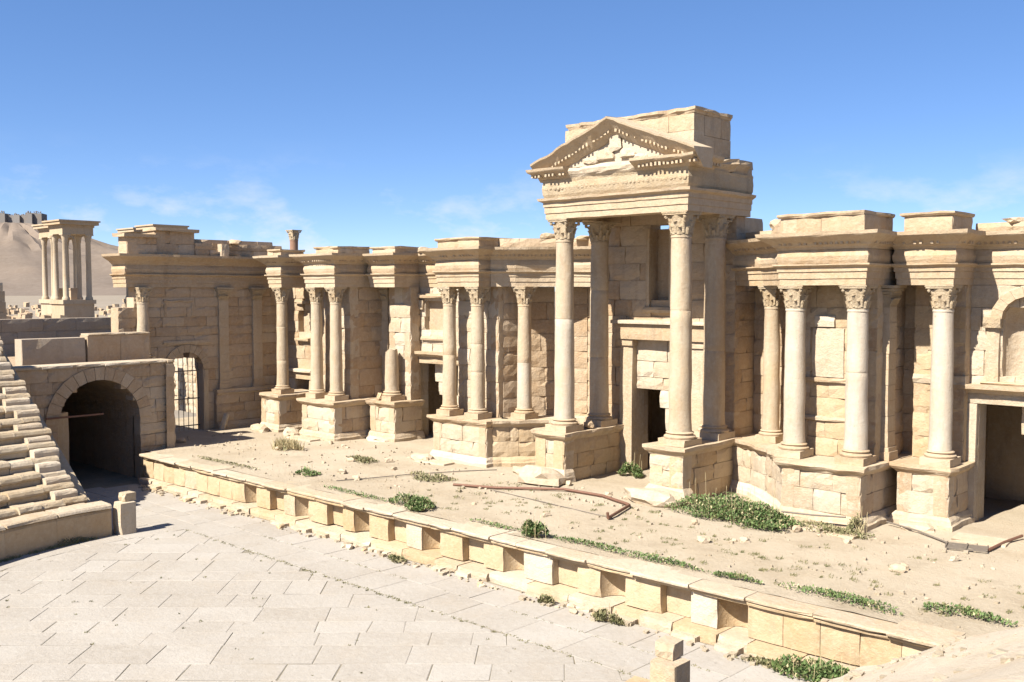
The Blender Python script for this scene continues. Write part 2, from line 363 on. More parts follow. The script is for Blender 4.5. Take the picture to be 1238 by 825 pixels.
# profiles (outward, z), closed, drawn relative to a zero line at the architrave face
Z0, ZF, ZC, ZT = 8.2, 8.93, 9.42, 10.0
ARCH = [(-.70, Z0), (0, Z0), (.0, Z0 + .22), (.035, Z0 + .225), (.035, Z0 + .46), (.075, Z0 + .465), (.075, Z0 + .60), (.20, Z0 + .68), (.20, ZF), (-.70, ZF)]
FRIEZE = [(-.70, ZF + .004), (.06, ZF + .004), (.10, ZF + .12), (.12, ZF + .26), (.08, ZF + .40), (.05, ZC), (-.70, ZC)]
CORN = [(-.70, ZC + .004), (.07, ZC + .004), (.11, ZC + .08), (.19, ZC + .13), (.24, ZC + .20), (.58, ZC + .42), (.62, ZC + .46), (.64, ZT), (-.70, ZT)]
def entablature(label, path, top, mat='trim', chip=.12, attic=None, soffit=None, dent=True):
    jt = .007
    t = thing('entablature', label, 'entablature')
    run('architrave', path, ARCH, mat, t, chip=.05, chip_p=.2, jit=jt); run('frieze', path, FRIEZE, mat, t, chip=.06, chip_p=.3, jit=jt)
    co = run('cornice', path, CORN, mat, t, chip=chip * 1.3, chip_p=.3, jit=jt)
    if soffit:
        b = MB(); b.prism(soffit, ZC + .1, ZT - .02); b.obj('roof_slab', M[mat], t)
    if dent:
        b = MB()
        for i in range(len(path) - 1):
            a, c = Vector(path[i]), Vector(path[i + 1]); d = (c - a); Lh = d.length; d.normalize(); nn = Vector((d.y, -d.x)); s = .1
            while s < Lh - .05:
                if random.random() < .78:
                    p = a + d * s
                    V = []
                    for zz in (ZC + .16, ZC + .25):
                        for (e, o_) in ((0, .1), (.085, .1), (.085, .30), (0, .30)):
                            q = p + d * e + nn * o_; V.append((q.x, q.y, zz))
                    b.add(V, [(0, 3, 2, 1), (4, 5, 6, 7), (0, 1, 5, 4), (1, 2, 6, 5), (2, 3, 7, 6), (3, 0, 4, 7)])
                s += .19
        if b.v: tag(b.obj('modillions', M[mat], co), kind='stuff')
    return t
def attic(label, x0, x1, y0, y1, z0, z1, slab=True, mat='trim', rz=0.):
    """parapet block on top of a projection, built of dressed stones with a thin projecting top slab"""
    t = thing('attic_block', label, 'attic block'); h = z1 - z0 - (.14 if slab else 0)
    n = max(1, round((x1 - x0) / 1.5)); w = (x1 - x0) / n
    for i in range(n): put_block(t, x0 + i * w, y0, z0 + .006, w, h, y1 - y0 - .62, 0, mat, proud=.02)
    m = max(1, round((y1 - y0) / 1.3)); w = (y1 - y0) / m
    for i in range(m):
        put_block(t, x1 + .004, y0 + .03 + i * (w - .02), z0 + .006, w - .03, h, .6, math.pi / 2, mat, proud=.02)
        put_block(t, x0 - .004, y1 - .03 - i * (w - .02), z0 + .006, w - .03, h, .6, -math.pi / 2, mat, proud=.02)
    b = MB(); b.box(x0 + .5, y0 + .4, z0, x1 - .5, y1, z0 + h - .02); b.obj('core', M[mat], t)
    if slab: run('top_slab', [(x0, y1), (x0, y0), (x1, y0), (x1, y1)], [(-.3, z1 - .14), (.04, z1 - .135), (.10, z1 - .07), (.10, z1), (-.3, z1)], mat, t, chip=.14, chip_p=.35); b = MB(); b.prism([(x0 + .2, y0 + .2), (x1 - .2, y0 + .2), (x1 - .2, y1 - .05), (x0 + .2, y1 - .05)], z1 - .13, z1 - .015); b.obj('top_fill', M[mat], t)
    return t
def pedestal(label, poly, ztop=2.1, mat='wall', front='pale', name='pedestal', capo=.20, foot=True):
    """podium: poly is the plan path of its visible faces, outward on the right-hand side"""
    t = thing(name, label, 'podium')
    for i in range(len(poly) - 1):
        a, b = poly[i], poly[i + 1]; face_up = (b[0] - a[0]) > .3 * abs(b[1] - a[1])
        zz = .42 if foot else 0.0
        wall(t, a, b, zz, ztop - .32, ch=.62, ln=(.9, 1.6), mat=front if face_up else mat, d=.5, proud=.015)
    if foot: run('foot_moulding', poly, [(-.4, -.05), (.22, -.05), (.22, .16), (.16, .20), (.12, .30), (.02, .42), (-.4, .42)], front, t, chip=.14, jit=.02, chip_p=.5)
    run('cap_moulding', poly, [(-.6, ztop - .32), (.01, ztop - .32), (.05, ztop - .26), (.13, ztop - .20), (capo, ztop - .12), (capo, ztop), (-.6, ztop)], 'trim', t, chip=.14, jit=.015, chip_p=.4)
    return t
def fill_top(t, poly, z, mat='pale'):
    b = MB(); b.prism(poly, z - .25, z - .012); b.obj('top_paving', M[mat], t)

# ================================================================== SETTING
# terrain
def terrain():
    b = MB(); xs = []
    rings = [0, 30, 60, 90, 120, 160, 200, 260, 340, 450, 600, 900, 1400, 2200, 4000, 8000]; n = 72; cx, cy = -30, 20
    V = [(cx, cy, -2.2)]; F = []
    for r in rings[1:]:
        for i in range(n):
            a = 2 * math.pi * i / n; x, y = cx + r * math.cos(a), cy + r * math.sin(a)
            k = min(1, max(0, (r - 45) / 110)); k = k * k * (3 - 2 * k)
            z = -2.2 + 5.0 * k + (noise.noise(Vector((x * .03, y * .03, 0))) * .5 * k)
            V.append((x, y, z))
    for i in range(n): F.append((0, 1 + i, 1 + (i + 1) % n))
    for a in range(len(rings) - 2):
        for i in range(n): F.append((1 + a * n + i, 1 + a * n + n + i, 1 + a * n + n + (i + 1) % n, 1 + a * n + (i + 1) % n))
    b.add(V, F); return tag(b.obj('ground', M['plain'], None, True), 'pale dry desert plain spreading out beyond the theatre', 'ground', kind='structure')
terrain()
def hill():
    b = MB(); n, m = 110, 46; cx, cy = -1585, 583; V = []; F = []
    for j in range(m + 1):
        r = 620 * (j / m) ** 1.1
        for i in range(n):
            a = 2 * math.pi * i / n; x, y = cx + r * math.cos(a), cy + r * math.sin(a)
            rr = r * (1 + .12 * noise.noise(Vector((math.cos(a) * 1.5, math.sin(a) * 1.5, 0))))
            if rr < 42: h = 107
            else:
                q = max(0, 1 - (rr - 42) / 420); h = 107 * q ** 1.5
            h += (noise.noise(Vector((math.cos(a) * 9, math.sin(a) * 9, r * .006))) * 14 + noise.noise(Vector((math.cos(a) * 22, math.sin(a) * 22, r * .012))) * 6 + noise.noise(Vector((x * .05, y * .05, 3))) * 4) * min(1, max(0, (rr - 36) / 60)) * min(1, h / 30)
            V.append((x, y, h + 1.5 if j < m else -2))
    for j in range(m):
        for i in range(n): F.append((j * n + i, (j + 1) * n + i, (j + 1) * n + (i + 1) % n, j * n + (i + 1) % n))
    b.add(V, F); tag(b.obj('hill', M['hill'], None, True), 'bare tan conical hill rising behind the ruins, castle on top', 'hill', kind='structure')
hill()
# stage floor of bare earth
def sheet(name, x0, y0, x1, y1, z, mat, st, amp, label, cat):
    nx, ny = int((x1 - x0) / st), int((y1 - y0) / st); b = MB()
    V = [(x0 + (x1 - x0) * i / nx, y0 + (y1 - y0) * j / ny, z + amp * noise.noise(Vector((i * st * .45, j * st * .45, z))) + amp * .5 * noise.noise(Vector((i * st * 1.7, j * st * 1.7, 5)))) for j in range(ny + 1) for i in range(nx + 1)]
    F = [(j * (nx + 1) + i, j * (nx + 1) + i + 1, (j + 1) * (nx + 1) + i + 1, (j + 1) * (nx + 1) + i) for j in range(ny) for i in range(nx)]
    b.add(V, F); return tag(b.obj(name, M[mat], None, True), label, cat, kind='structure')
sheet('stage_floor', -58, 23.55, -2, 43, 0.0, 'dirt', .5, .05, 'bare sandy earth floor of the stage in front of the columns', 'floor')
sheet('passage_floor', -60, 5, -2, 23.5, -1.434, 'joint', 1.0, .003, 'earth bed under the orchestra paving', 'floor')
# orchestra paving
OC = (-24.25, 17.2)
pav = tag(link('orchestra_paving', None, None, (0, 0, -1.42)), 'pale grey limestone slab paving of the orchestra', 'paving', kind='structure')
def clip(poly, px, py, nx, ny):       # keep the side where (p - P).n <= 0
    out = []
    for i in range(len(poly)):
        a, b = poly[i], poly[(i + 1) % len(poly)]; da = (a[0] - px) * nx + (a[1] - py) * ny; db = (b[0] - px) * nx + (b[1] - py) * ny
        if da <= 0: out.append(a)
        if da * db < 0: t = da / (da - db); out.append((a[0] + (b[0] - a[0]) * t, a[1] + (b[1] - a[1]) * t))
    return out
def slab(poly):
    A = sum(poly[i][0] * poly[(i + 1) % len(poly)][1] - poly[(i + 1) % len(poly)][0] * poly[i][1] for i in range(len(poly))) / 2
    if abs(A) < .12: return
    if A < 0: poly = poly[::-1]
    q = [poly[0]]
    for p in poly[1:]:
        if math.hypot(p[0] - q[-1][0], p[1] - q[-1][1]) > .06: q.append(p)
    if math.hypot(q[0][0] - q[-1][0], q[0][1] - q[-1][1]) < .06: q.pop()
    if len(q) < 3: return
    cx, cy = sum(p[0] for p in q) / len(q), sum(p[1] for p in q) / len(q); V = []; n = len(q)
    def ins(g, j): 
        o = []
        for (x, y) in q:
            d = math.hypot(x - cx, y - cy); k = max(.3, 1 - g * 1.4 / d); o.append((cx + (x - cx) * k + random.uniform(-j, j), cy + (y - cy) * k + random.uniform(-j, j)))
        return o
    ga = random.choice((.005, .007, .010, .016)); tz = random.uniform(-.003, .003); tx, ty = random.uniform(-.001, .001), random.uniform(-.001, .001)
    r1 = ins(ga, .008); r2 = ins(ga + .014, .012)
    V = [(x - cx, y - cy, -.10) for x, y in r1] + [(x - cx, y - cy, tz - .008) for x, y in r1] + [(x - cx, y - cy, tz + (x - cx) * tx + (y - cy) * ty) for x, y in r2]
    F = [(a * n + i, a * n + (i + 1) % n, a * n + n + (i + 1) % n, a * n + n + i) for a in range(2) for i in range(n)] + [tuple(2 * n + i for i in range(n))]
    b = MB(); b.add(V, F); b.obj('paving_slab', M['paving'], pav, False, (cx, cy, 0))
RI = 12.0
for (ya, yb) in ((21.05, 22.62), (19.52, 21.05)):      # border strips along the stage
    x = -46.5 if ya > 21 else -36.4
    while x < -8:
        w = random.uniform(1.3, 2.6); slab([(x, ya), (x + w, ya), (x + w, yb), (x, yb)]); x += w
fx, fy = -.6845, .729; rx, ry = .729, .6845
 
v0 = -16.0
while v0 < 16:                                         # slabs laid on the diagonal
    h = random.uniform(.85, 1.5); u = -16 + random.uniform(0, 1.5); lsk = 0.0
    while u < 16:
        w = random.uniform(.9, 2.6); sk = random.uniform(-.06, .06)
        P = [(OC[0] + rx * a + fx * b_, OC[1] + ry * a + fy * b_) for a, b_ in ((u, v0), (u + w, v0), (u + w + sk, v0 + h), (u + lsk, v0 + h))]; lsk = sk
        P = clip(P, 0, 19.5, 0, 1)
        for k in range(28):
            if len(P) < 3: break
            a = 2 * math.pi * k / 28; P = clip(P, OC[0] + RI * math.cos(a), OC[1] + RI * math.sin(a), math.cos(a), math.sin(a))
        if len(P) >= 3:
            cx, cy = sum(p[0] for p in P) / len(P), sum(p[1] for p in P) / len(P)
            if cy > 7.0: slab(P)
        u += w
    v0 += h
a = R(172)
while a < R(330):                                       # curved border in front of the seats
    w = random.uniform(.09, .16); slab([(OC[0] + r * math.cos(t), OC[1] + r * math.sin(t)) for r, t in ((RI + .02, a), (13.02, a), (13.02, a + w), (RI + .02, a + w))]); a += w
x = -47
for ya, yb in ((17.6, 18.9), (18.9, 20.2), (20.2, 21.05)):
    x = -47.0
    while x < -36.4:
        w = random.uniform(1.0, 2.0); slab([(x, ya), (x + w, ya), (x + w, yb), (x, yb)]); x += w

# ================================================================== STAGE FRONT WALL
WORN = .6
sf = thing('stage_front_wall', 'low golden stone stage front wall with alternating curved and square niches', 'wall', (0, 23.05, -1.42))
def sblk(x, y, z, w, h, d, mat='golden', name='stone_block', proud=.012): return put_block(sf, x, y, z, w, h, d, 0, mat, name, proud)
semi = [-37.0, -33.25, -29.4, -25.55, -21.6, -17.6, -13.6]; rect = [-35.0, -31.05, -27.35, -23.45, -19.45, -15.4]
DZ0, DZ1 = .30, 1.18
ops = sorted([(c - .46, c + .46, 's') for c in semi] + [(c - .50, c + .50, 'r') for c in rect])
x = -46.6; edges = []
for (a, b, k) in ops: edges.append((x, a)); x = b
edges.append((x, -4.0))
for (a, b) in edges:
    s = a; L_ = b - a; n = max(1, round(L_ / 1.0)) if L_ > 1.4 else 1
    for i in range(n):
        mm = 'pale' if random.random() < .25 else 'golden'
        sblk(a + i * L_ / n, 0, DZ0, L_ / n, DZ1 - DZ0, .95, mm, 'niche_pier' if L_ < 1.4 else 'facing_panel', .004)
for (a, b, k) in ops:
    if k == 'r': sblk(a, .30, DZ0, b - a, DZ1 - DZ0, .5, 'golden', 'niche_back')
    else:
        m = MB(); n = 10; r = (b - a) / 2; V = []
        for i in range(n + 1):
            t = math.pi * i / n; px, py = -r * math.cos(t), .06 + .62 * math.sin(t); V += [(px, py, 0), (px, py, DZ1 - DZ0)]
        m.add(V, [(2 * i, 2 * i + 2, 2 * i + 3, 2 * i + 1) for i in range(n)])
        m.obj('curved_niche_back', M['golden'], sf, True, ((a + b) / 2, 0, DZ0))
for i in range(24):
    q = random.uniform(.10, .28); rock('fallen_chip', (random.uniform(-45, -9), -.55 - .35 * random.random(), -.03), (q * 1.4, q, q * .7), random.choice(('pale', 'golden')), sf)
x = -46.4
while x < -5:                                  # base step, broken in places
    w = random.uniform(.9, 1.9); h = random.uniform(.24, .33)
    sblk(x, -.36 + random.uniform(-.05, .05), -.04, w - .02, DZ0 - random.uniform(.0, .05) + .035, 1.2, 'golden' if random.random() < .3 else 'pale', 'base_step', .04)
    if random.random() < .55: sblk(x + .1, -.62 + random.uniform(-.08, .05), -.1, w * random.uniform(.4, .8), .1 + random.uniform(.08, .17), .5, 'pale', 'footing_stone', .03)
    x += w
x = -46.6
while x < -4:                                  # crowning course and coping slabs
    w = random.uniform(1.1, 2.0)
    sblk(x, -.10, DZ1 + .002, w, .12, 1.0, 'golden', 'crown_moulding', .01)
    if not (-12.6 < x < -11.4):
        sblk(x, -.19 + random.uniform(-.05, .05), DZ1 + .124, w - .01, .11 + random.uniform(-.015, .02), 1.15, 'pale', 'coping_slab', .03)
    x += w
m = MB(); m.box(-46.5, .9, -.1, -4, 1.25, 1.25); m.obj('core', M['dirt'], sf)

WORN = 1.0
# ================================================================== SEATING
zo = -1.42
cav = thing('seating_bank', 'rising stone seat rows beside the vaulted entrance', 'seating', (OC[0], OC[1], 0))
def arc_block(name, parent, r0, r1, z0, z1, a0, a1, mat, nose=0.0):
    b = MB(); n = 3; V = []
    pr = [(r0 + nose, z0), (r1, z0), (r1, z1), (r0 + .17, z1), (r0 + .07, z1 - .06), (r0, z1 - .17), (r0 + .01, z1 - .23), (r0 + nose, z1 - .29)] if nose else [(r0, z0), (r1, z0), (r1, z1), (r0 + .12, z1), (r0 + .04, z1 - .05), (r0, z1 - .13)]
    am = (a0 + a1) / 2; cx, cy = r0 * math.cos(am), r0 * math.sin(am); m_ = len(pr)
    for i in range(n + 1):
        t = a0 + (a1 - a0) * i / n
        for (r, z) in pr:
            rr = r + random.uniform(-.012, .012); V.append((rr * math.cos(t) - cx, rr * math.sin(t) - cy, z + random.uniform(-.012, .012)))
    F = [(i * m_ + j, (i + 1) * m_ + j, (i + 1) * m_ + (j + 1) % m_, i * m_ + (j + 1) % m_) for i in range(n) for j in range(m_)] + [tuple(range(m_)), tuple(n * m_ + j for j in range(m_))]
    b.add(V, F); return b.obj(name, M[mat], parent, False, (cx, cy, 0))
for k in range(15):
    r = 14.35 + .66 * k; zt = -.04 + .468 * k; a = R(180) + .35 / r + random.uniform(0, .3) / r
    st_w = random.uniform(.85, 1.05) / r                                  # stairway at the end of the rows
    aa = a + random.uniform(0, .25) / r; arc_block('stair_step', cav, r - .36 + random.uniform(-.04, .04), r + .3, zt - .9, zt - .225 + random.uniform(-.04, .04), aa, aa + st_w, 'pale')
    while a < R(226):
        w = random.uniform(.7, 1.7) / r
        dz = random.uniform(-.06, .025); arc_block('seat_stone', cav, r + random.uniform(-.05, .07), r + .95, zt - .47, zt + dz, a, a + w - .01 / r, 'seat', .09); a += w
b = MB(); V = []; n = 12
pts = [(13.3, -1.5), (13.3, -.5), (14.5, -.5), (14.35 + .66 * 14 + .8, -.5 + .468 * 14), (24.6, -1.5)]
for i in range(n + 1):
    t = R(180.4) + R(46) * i / n
    for (r, z) in pts: V.append((r * math.cos(t), r * math.sin(t), z - .05))
m_ = len(pts); b.add(V, [(i * m_ + j, (i + 1) * m_ + j, (i + 1) * m_ + (j + 1) % m_, i * m_ + (j + 1) % m_) for i in range(n) for j in range(m_)] + [tuple(range(m_)), tuple(n * m_ + j for j in range(m_))])
b.obj('rubble_core', M['seat'], cav)
def podium_wall(label, a0, a1, sgn):
    t_ = thing('podium_wall', label, 'wall', (OC[0], OC[1], 0)); a = a0
    while a < a1 - .02:
        w = min(random.uniform(1.5, 2.4) / 13.2, a1 - a)
        arc_block('orthostat', t_, 13.05 + random.uniform(-.015, .015), 13.55, zo - .05, -.36, a, a + w - .012 / 13, 'golden')
        arc_block('coping', t_, 12.98, 13.9, -.355, -.21 + random.uniform(-.02, .02), a, a + w - .006, 'pale'); a += w
    return t_
podium_wall('smooth tan orthostat wall at the foot of the rising seat rows', R(180.3), R(226), 1)
def end_post(label, x, y, h):
    t_ = thing('podium_end_post', label, 'stone post', (x, y, zo - .03))
    put_block(t_, -.32, -.32, 0, .64, h * .78, .64, 0, 'pale'); put_block(t_, -.36, -.10, h * .78 + .004, .46, h * .2, .5, 0.1, 'seat', 'top_stone'); return t_
end_post('squat pale stone post ending the low wall below the seat rows', -37.3, 17.65, 1.6)

# ruined right-hand bank, foreground slope
def slope():
    b = MB(); na, nr = 40, 44; V = []
    for i in range(na + 1):
        for j in range(nr + 1):
            r = 13.6 + 17 * (j / nr)
            a = R(0.5) - R(52) * i / na
            z = -1.5 + min(6.1, 0.9 + .555 * (r - 13.6) ** 1.0) if j else -1.6
            z = min(z + .0, 4.4)
            f = 1 if i > 0 else .9
            z += .12 * noise.noise(Vector((r * .8, a * 9, 0))) + .09 * noise.noise(Vector((r * 2.6, a * 36, 2)))
            y = OC[1] + r * math.sin(a) + (.18 * noise.noise(Vector((r * .9, 0, 9))) if i == 0 else 0); x = OC[0] + r * math.cos(a)
            V.append((x, y, z))
    F = [(i * (nr + 1) + j, i * (nr + 1) + j + 1, (i + 1) * (nr + 1) + j + 1, (i + 1) * (nr + 1) + j) for i in range(na) for j in range(nr)]
    k = len(V)
    for j in range(nr + 1): x, y, z = V[j]; V.append((x, y + .25, -1.6))
    F += [(j, k + j, k + j + 1, j + 1) for j in range(nr)]
    b.add(V, F); tag(b.obj('earth_slope', M['pale'], None, True), 'smooth pale earth slope of the ruined seating bank', 'slope', kind='structure')
slope()
podium_wall('low pale podium wall below the smooth earth slope', R(300), R(358.5), -1)
end_post('squat pale stone post at the foot of the smooth earth slope', -12.15, 18.0, 1.75)
t = thing('footing_block', 'low golden block beside the stone post below the earth slope', 'stone', (-13.35, 17.9, zo)); put_block(t, 0, -.4, -.05, 1.0, .55, 1.0, .1, 'golden')

# ================================================================== VAULTED ENTRANCE (left)
XA = -47.4
ad = thing('vaulted_entrance', 'shaded masonry block with a round-arched tunnel mouth beside the seat rows', 'gateway', (0, 0, 0))
yl, yr, ztop = 16.9, 25.15, 4.35; a0, a1, zk = 19.3, 23.35, 3.75
wall(ad, (XA, yl), (XA, yr), -1.45, ztop, ch=.60, ln=(.8, 1.5), opens=[(a0 - yl, a1 - yl, -2, zk, True)], d=.8, mat='wall')
rr = (a1 - a0) / 2; zc = zk - rr; yc = (a0 + a1) / 2
nv = 15
for i in range(nv):                              # voussoirs
    t0, t1 = math.pi * i / nv, math.pi * (i + 1) / nv; b = MB(); V = []
    for xx in (XA + .05, XA - .75):
        for (q, t) in ((rr - .04, t0 + .006), (rr - .04, t1 - .006), (rr + .58, t1 - .004), (rr + .58, t0 + .004)): V.append((xx + random.uniform(-.01, .01), yc - q * math.cos(t), zc + q * math.sin(t)))
    b.add(V, [(0, 1, 2, 3), (7, 6, 5, 4), (0, 4, 5, 1), (1, 5, 6, 2), (2, 6, 7, 3), (3, 7, 4, 0)]); b.obj('voussoir', M['wall'], ad)
b = MB(); V = []; n = 14                        # tunnel lining, with an end wall added to keep the inside dark
prof = [(a0, -1.5)] + [(yc - rr * math.cos(math.pi * i / n), zc + rr * math.sin(math.pi * i / n)) for i in range(n + 1)] + [(a1, -1.5)]
for xx in (XA - .7, -60): V += [(xx, y, z) for y, z in prof]
m_ = len(prof); b.add(V, [(j, j + 1, m_ + j + 1, m_ + j) for j in range(m_ - 1)] + [tuple(m_ + j for j in range(m_))]); b.obj('tunnel_lining', M['wall'], ad, True)
put_block(ad, XA - .9, a0 - .2, -1.45, 1.1, 3.6, .5, math.pi / 2, 'golden', 'jamb_infill'); b = MB(); b.box(XA + .1, 18.7, 2.02, XA + .2, 21.4, 2.10); b.obj('iron_tie_bar', M['rust'], ad)
b = MB(); b.box(-60, yl, 3.9, XA - .75, yr - .02, ztop - .12); b.box(-60, yr - 1.2, -1.5, XA - .78, yr - .03, 3.92); b.box(-60, yl + .02, -1.5, XA - .78, a0 - .1, 3.92); b.obj('core', M['wall'], ad)
y = yl
while y < yr - .1:
    w = min(random.uniform(1.2, 2.0), yr + .05 - y); put_block(ad, XA + .12 , y, ztop + .003, w - .01, .14, 1.5, math.pi / 2, 'pale', 'coping_slab', .05); y += w
wall(ad, (XA + .2, yr), (-52, yr), 0, 4.3, d=.5)
t = thing('parapet_wall', 'low moss-stained parapet stone resting on the vaulted entrance beside the seats', 'wall', (0, 0, 0))
put_block(t, -49.6, 18.6, ztop - .1, 3.05, 1.42, .9, math.pi / 2, 'grey')
t = thing('parapet_wall', 'pale-edged parapet stone resting on the vaulted entrance below the engaged column', 'wall', (0, 0, 0))
put_block(t, -49.6, 21.75, ztop - .1, 1.7, 1.5, .9, math.pi / 2, 'wall'); put_block(t, -49.6, 23.46, ztop - .1, 1.55, 1.5, .9, math.pi / 2, 'wall')
put_block(t, -49.55, 21.78, ztop + 1.404, 1.9, .1, .9, math.pi / 2, 'pale', 'coping_slab'); put_block(t, -49.55, 23.7, ztop + 1.404, 1.3, .1, .9, math.pi / 2, 'pale', 'coping_slab')
bw = thing('enclosure_wall', 'plain grey-brown enclosure wall behind the vaulted entrance', 'wall', (0, 0, 0))
wall(bw, (-62, 8), (-62, 30), -2, 6.32, ch=.8, ln=(1.5, 2.6), mat='grey', d=.8, proud=.008)
lw = thing('rubble_wall', 'sunlit rough wall seen through the arched return doorway', 'wall', (0, 0, 0))
wall(lw, (-64, 33.5), (-53.6, 33.5), -.1, 5.0, ch=.5, ln=(.5, 1.0), mat='pale', proud=.06)

# ================================================================== RETURN WALL (versura)
XV = -52.0
vt = thing('return_wall', 'shaded side wall of the stage with arched doorway and carved panel', 'wall', (0, 0, 0))
top_l = lambda s: 5.6 if s < .25 else (7.0 if s < .55 else (8.1 if s < .9 else 99))
wall(vt, (XV, 24.5), (XV, 35.2), 0, 8.2, ch=.58, opens=[(2.9, 4.95, -1, 4.55, True), (2.6, 3.1, 4.05, 4.5, False)], d=.9, topf=top_l)
nv = 11; yc, rr, zc = 24.5 + 3.925, 1.025, 3.525
for i in range(nv):
    t0, t1 = math.pi * i / nv, math.pi * (i + 1) / nv; b = MB(); V = []
    for xx in (XV + .07, XV - .6):
        for (q, t) in ((rr - .02, t0 + .008), (rr - .02, t1 - .008), (rr + .42, t1 - .006), (rr + .42, t0 + .006)): V.append((xx, yc - q * math.cos(t), zc + q * math.sin(t)))
    b.add(V, [(0, 1, 2, 3), (7, 6, 5, 4), (0, 4, 5, 1), (1, 5, 6, 2), (2, 6, 7, 3), (3, 7, 4, 0)]); b.obj('voussoir', M['trim'], vt)
for yy in (yc - rr - .3, yc + rr - .02): put_block(vt, XV + .05, yy, 0, .32, 3.5, .6, math.pi / 2, 'trim', 'door_jamb')
put_block(vt, XV + .10, 27.0, 4.98, 2.9, .22, .5, math.pi / 2, 'trim', 'shelf_moulding')
put_block(vt, XV + .05, 27.1, 7.35, 1.8, .16, .3, math.pi / 2, 'trim', 'panel_moulding'); put_block(vt, XV + .045, 27.1, 6.6, .16, .74, .3, math.pi / 2, 'trim', 'panel_moulding'); put_block(vt, XV + .045, 28.74, 6.6, .16, .74, .3, math.pi / 2, 'trim', 'panel_moulding')
entablature('weathered entablature crowning the shaded return wall', [(-53.4, 24.9), (XV + .1, 24.9), (XV + .1, 35.0)], 10.0, dent=False, soffit=[(-53.4, 24.95), (XV + .05, 24.95), (XV + .05, 35), (-53.4, 35)])
column('weathered engaged column at the broken outer end of the return wall', XV + .25, 25.75, 4.2, 8.2, .34, plinth=.2)
pilaster('tall pilaster in the middle of the shaded return wall', XV + .12, 30.75, 2.3, 8.2, .62, .35, math.pi / 2)
pilaster('tall pilaster at the inner corner of the shaded return wall', XV + .12, 33.0, 2.3, 8.2, .62, .35, math.pi / 2)
pedestal('shaded low podium along the foot of the return wall', [(XV + .32, 30.1), (XV + .32, 34.8)], 2.3, 'wall', 'wall', capo=.06)
ig = thing('iron_gate', 'thin-barred iron gate standing in the arched return doorway', 'gate', (XV - .45, yc, 0))
for i in range(7): b = MB(); q = -.9 + .3 * i; b.tube([(0, q, .02), (0, q, 3.45 + math.sqrt(max(0, 1 - q * q)) * .95)], .022, 5); b.obj('bar', M['wire'], ig)
for zz in (.25, 1.8, 3.4): b = MB(); b.box(-.03, -1.0, zz, .03, 1.0, zz + .06); b.obj('cross_bar', M['wire'], ig)
# ragged upper stones on the return wall
at_ = thing('attic_block', 'ruined attic course with a projecting slab above the return wall', 'attic block')
wall(at_, (XV - .1, 25.1), (XV - .1, 26.8), 10.0, 10.95, ch=.5, d=1.0); b = MB(); b.box(XV - 1.3, 24.85, 10.955, XV + .1, 26.85, 11.12, .03); b.obj('top_slab', M['trim'], at_)
wall(at_, (XV - 1.2, 25.1), (XV - .1, 25.1), 10.0, 10.95, ch=.5, d=.6)
at2 = thing('attic_block', 'taller slab-topped attic block standing on the return wall', 'attic block')
wall(at2, (XV - .3, 26.8), (XV - .3, 29.2), 10.0, 11.32, ch=.6, d=1.0); b = MB(); b.box(XV - 1.5, 26.7, 11.325, XV - .05, 29.35, 11.5, .03); b.obj('top_slab', M['trim'], at2)
wall(at2, (XV - 1.3, 26.8), (XV - .3, 26.8), 10.0, 11.32, ch=.6, d=.6)
at3 = thing('attic_wall', 'long low attic course running along the return wall top', 'attic block')
wall(at3, (XV - .2, 29.2), (XV - .2, 35.0), 10.0, 10.75, ch=.38, d=.8, ragged=.15); put_block(at3, XV + .25, 30.6, 10.0, .5, .72, .5, math.pi / 2, 'pale'); wall(at3, (XV - .9, 29.4), (XV - .9, 34.8), 10.0, 11.0, ch=.5, d=.6)

# ================================================================== STAGE BUILDING, straight walls
YW = 36.0
def fwall(label, x0, x1, y, z1=8.2, opens=(), mat='wall', **k):
    t = thing('facade_wall', label, 'wall'); wall(t, (x0, y), (x1, y), 0, z1, opens=[(a - x0, b - x0, c, d, e) for a, b, c, d, e in opens], mat=mat, d=k.pop('d', .8), **k); return t
w1 = fwall('stretch of facade wall with the small framed side doorway', -52.0, -46.4, 35.0, opens=[(-50.8, -49.45, -1, 2.72, False), (-50.6, -49.5, 5.2, 7.2, True)])
put_block(w1, -51.45, 34.86, 0, .62, 2.7, .5, 0, 'pale', 'door_jamb'); put_block(w1, -49.42, 34.86, 0, .5, 2.7, .5, 0, 'pale', 'door_jamb')
put_block(w1, -51.6, 34.80, 2.705, 2.8, .42, .6, 0, 'trim', 'lintel'); put_block(w1, -51.75, 34.62, 3.13, 3.1, .2, .7, 0, 'pale', 'lintel_cornice')
put_block(w1, -50.7, 34.75, 5.0, 1.4, .18, .5, 0, 'trim', 'niche_sill'); put_block(w1, -50.75, 34.82, 7.22, 1.5, .2, .4, 0, 'trim', 'niche_hood'); put_block(w1, -50.6, 35.4, 5.15, 1.1, 2.1, .4, 0, 'wall', 'niche_back')
w2 = fwall('stretch of facade wall behind the twin-column podium and column stump', -46.4, -41.0, YW)
w3 = fwall('stretch of facade wall around the ruined side doorway with lintel', -41.0, -31.8, YW, opens=[(-40.9, -37.6, -1, 4.1, False), (-40.3, -38.6, 5.6, 7.6, True)], mat='pale')
put_block(w3, -41.5, YW - .18, 0, .58, 4.1, .9, 0, 'pale', 'door_jamb'); put_block(w3, -37.55, YW - .18, 0, .58, 4.1, .9, 0, 'pale', 'door_jamb')
put_block(w3, -41.6, YW - .20, 4.105, 4.7, .36, .9, 0, 'trim', 'lintel'); run('lintel_cornice', [(-41.75, YW), (-41.75, YW - .15), (-36.8, YW - .15), (-36.8, YW)], [(-.3, 4.47), (.1, 4.47), (.16, 4.55), (.34, 4.62), (.36, 4.76), (-.3, 4.76)], 'trim', w3)
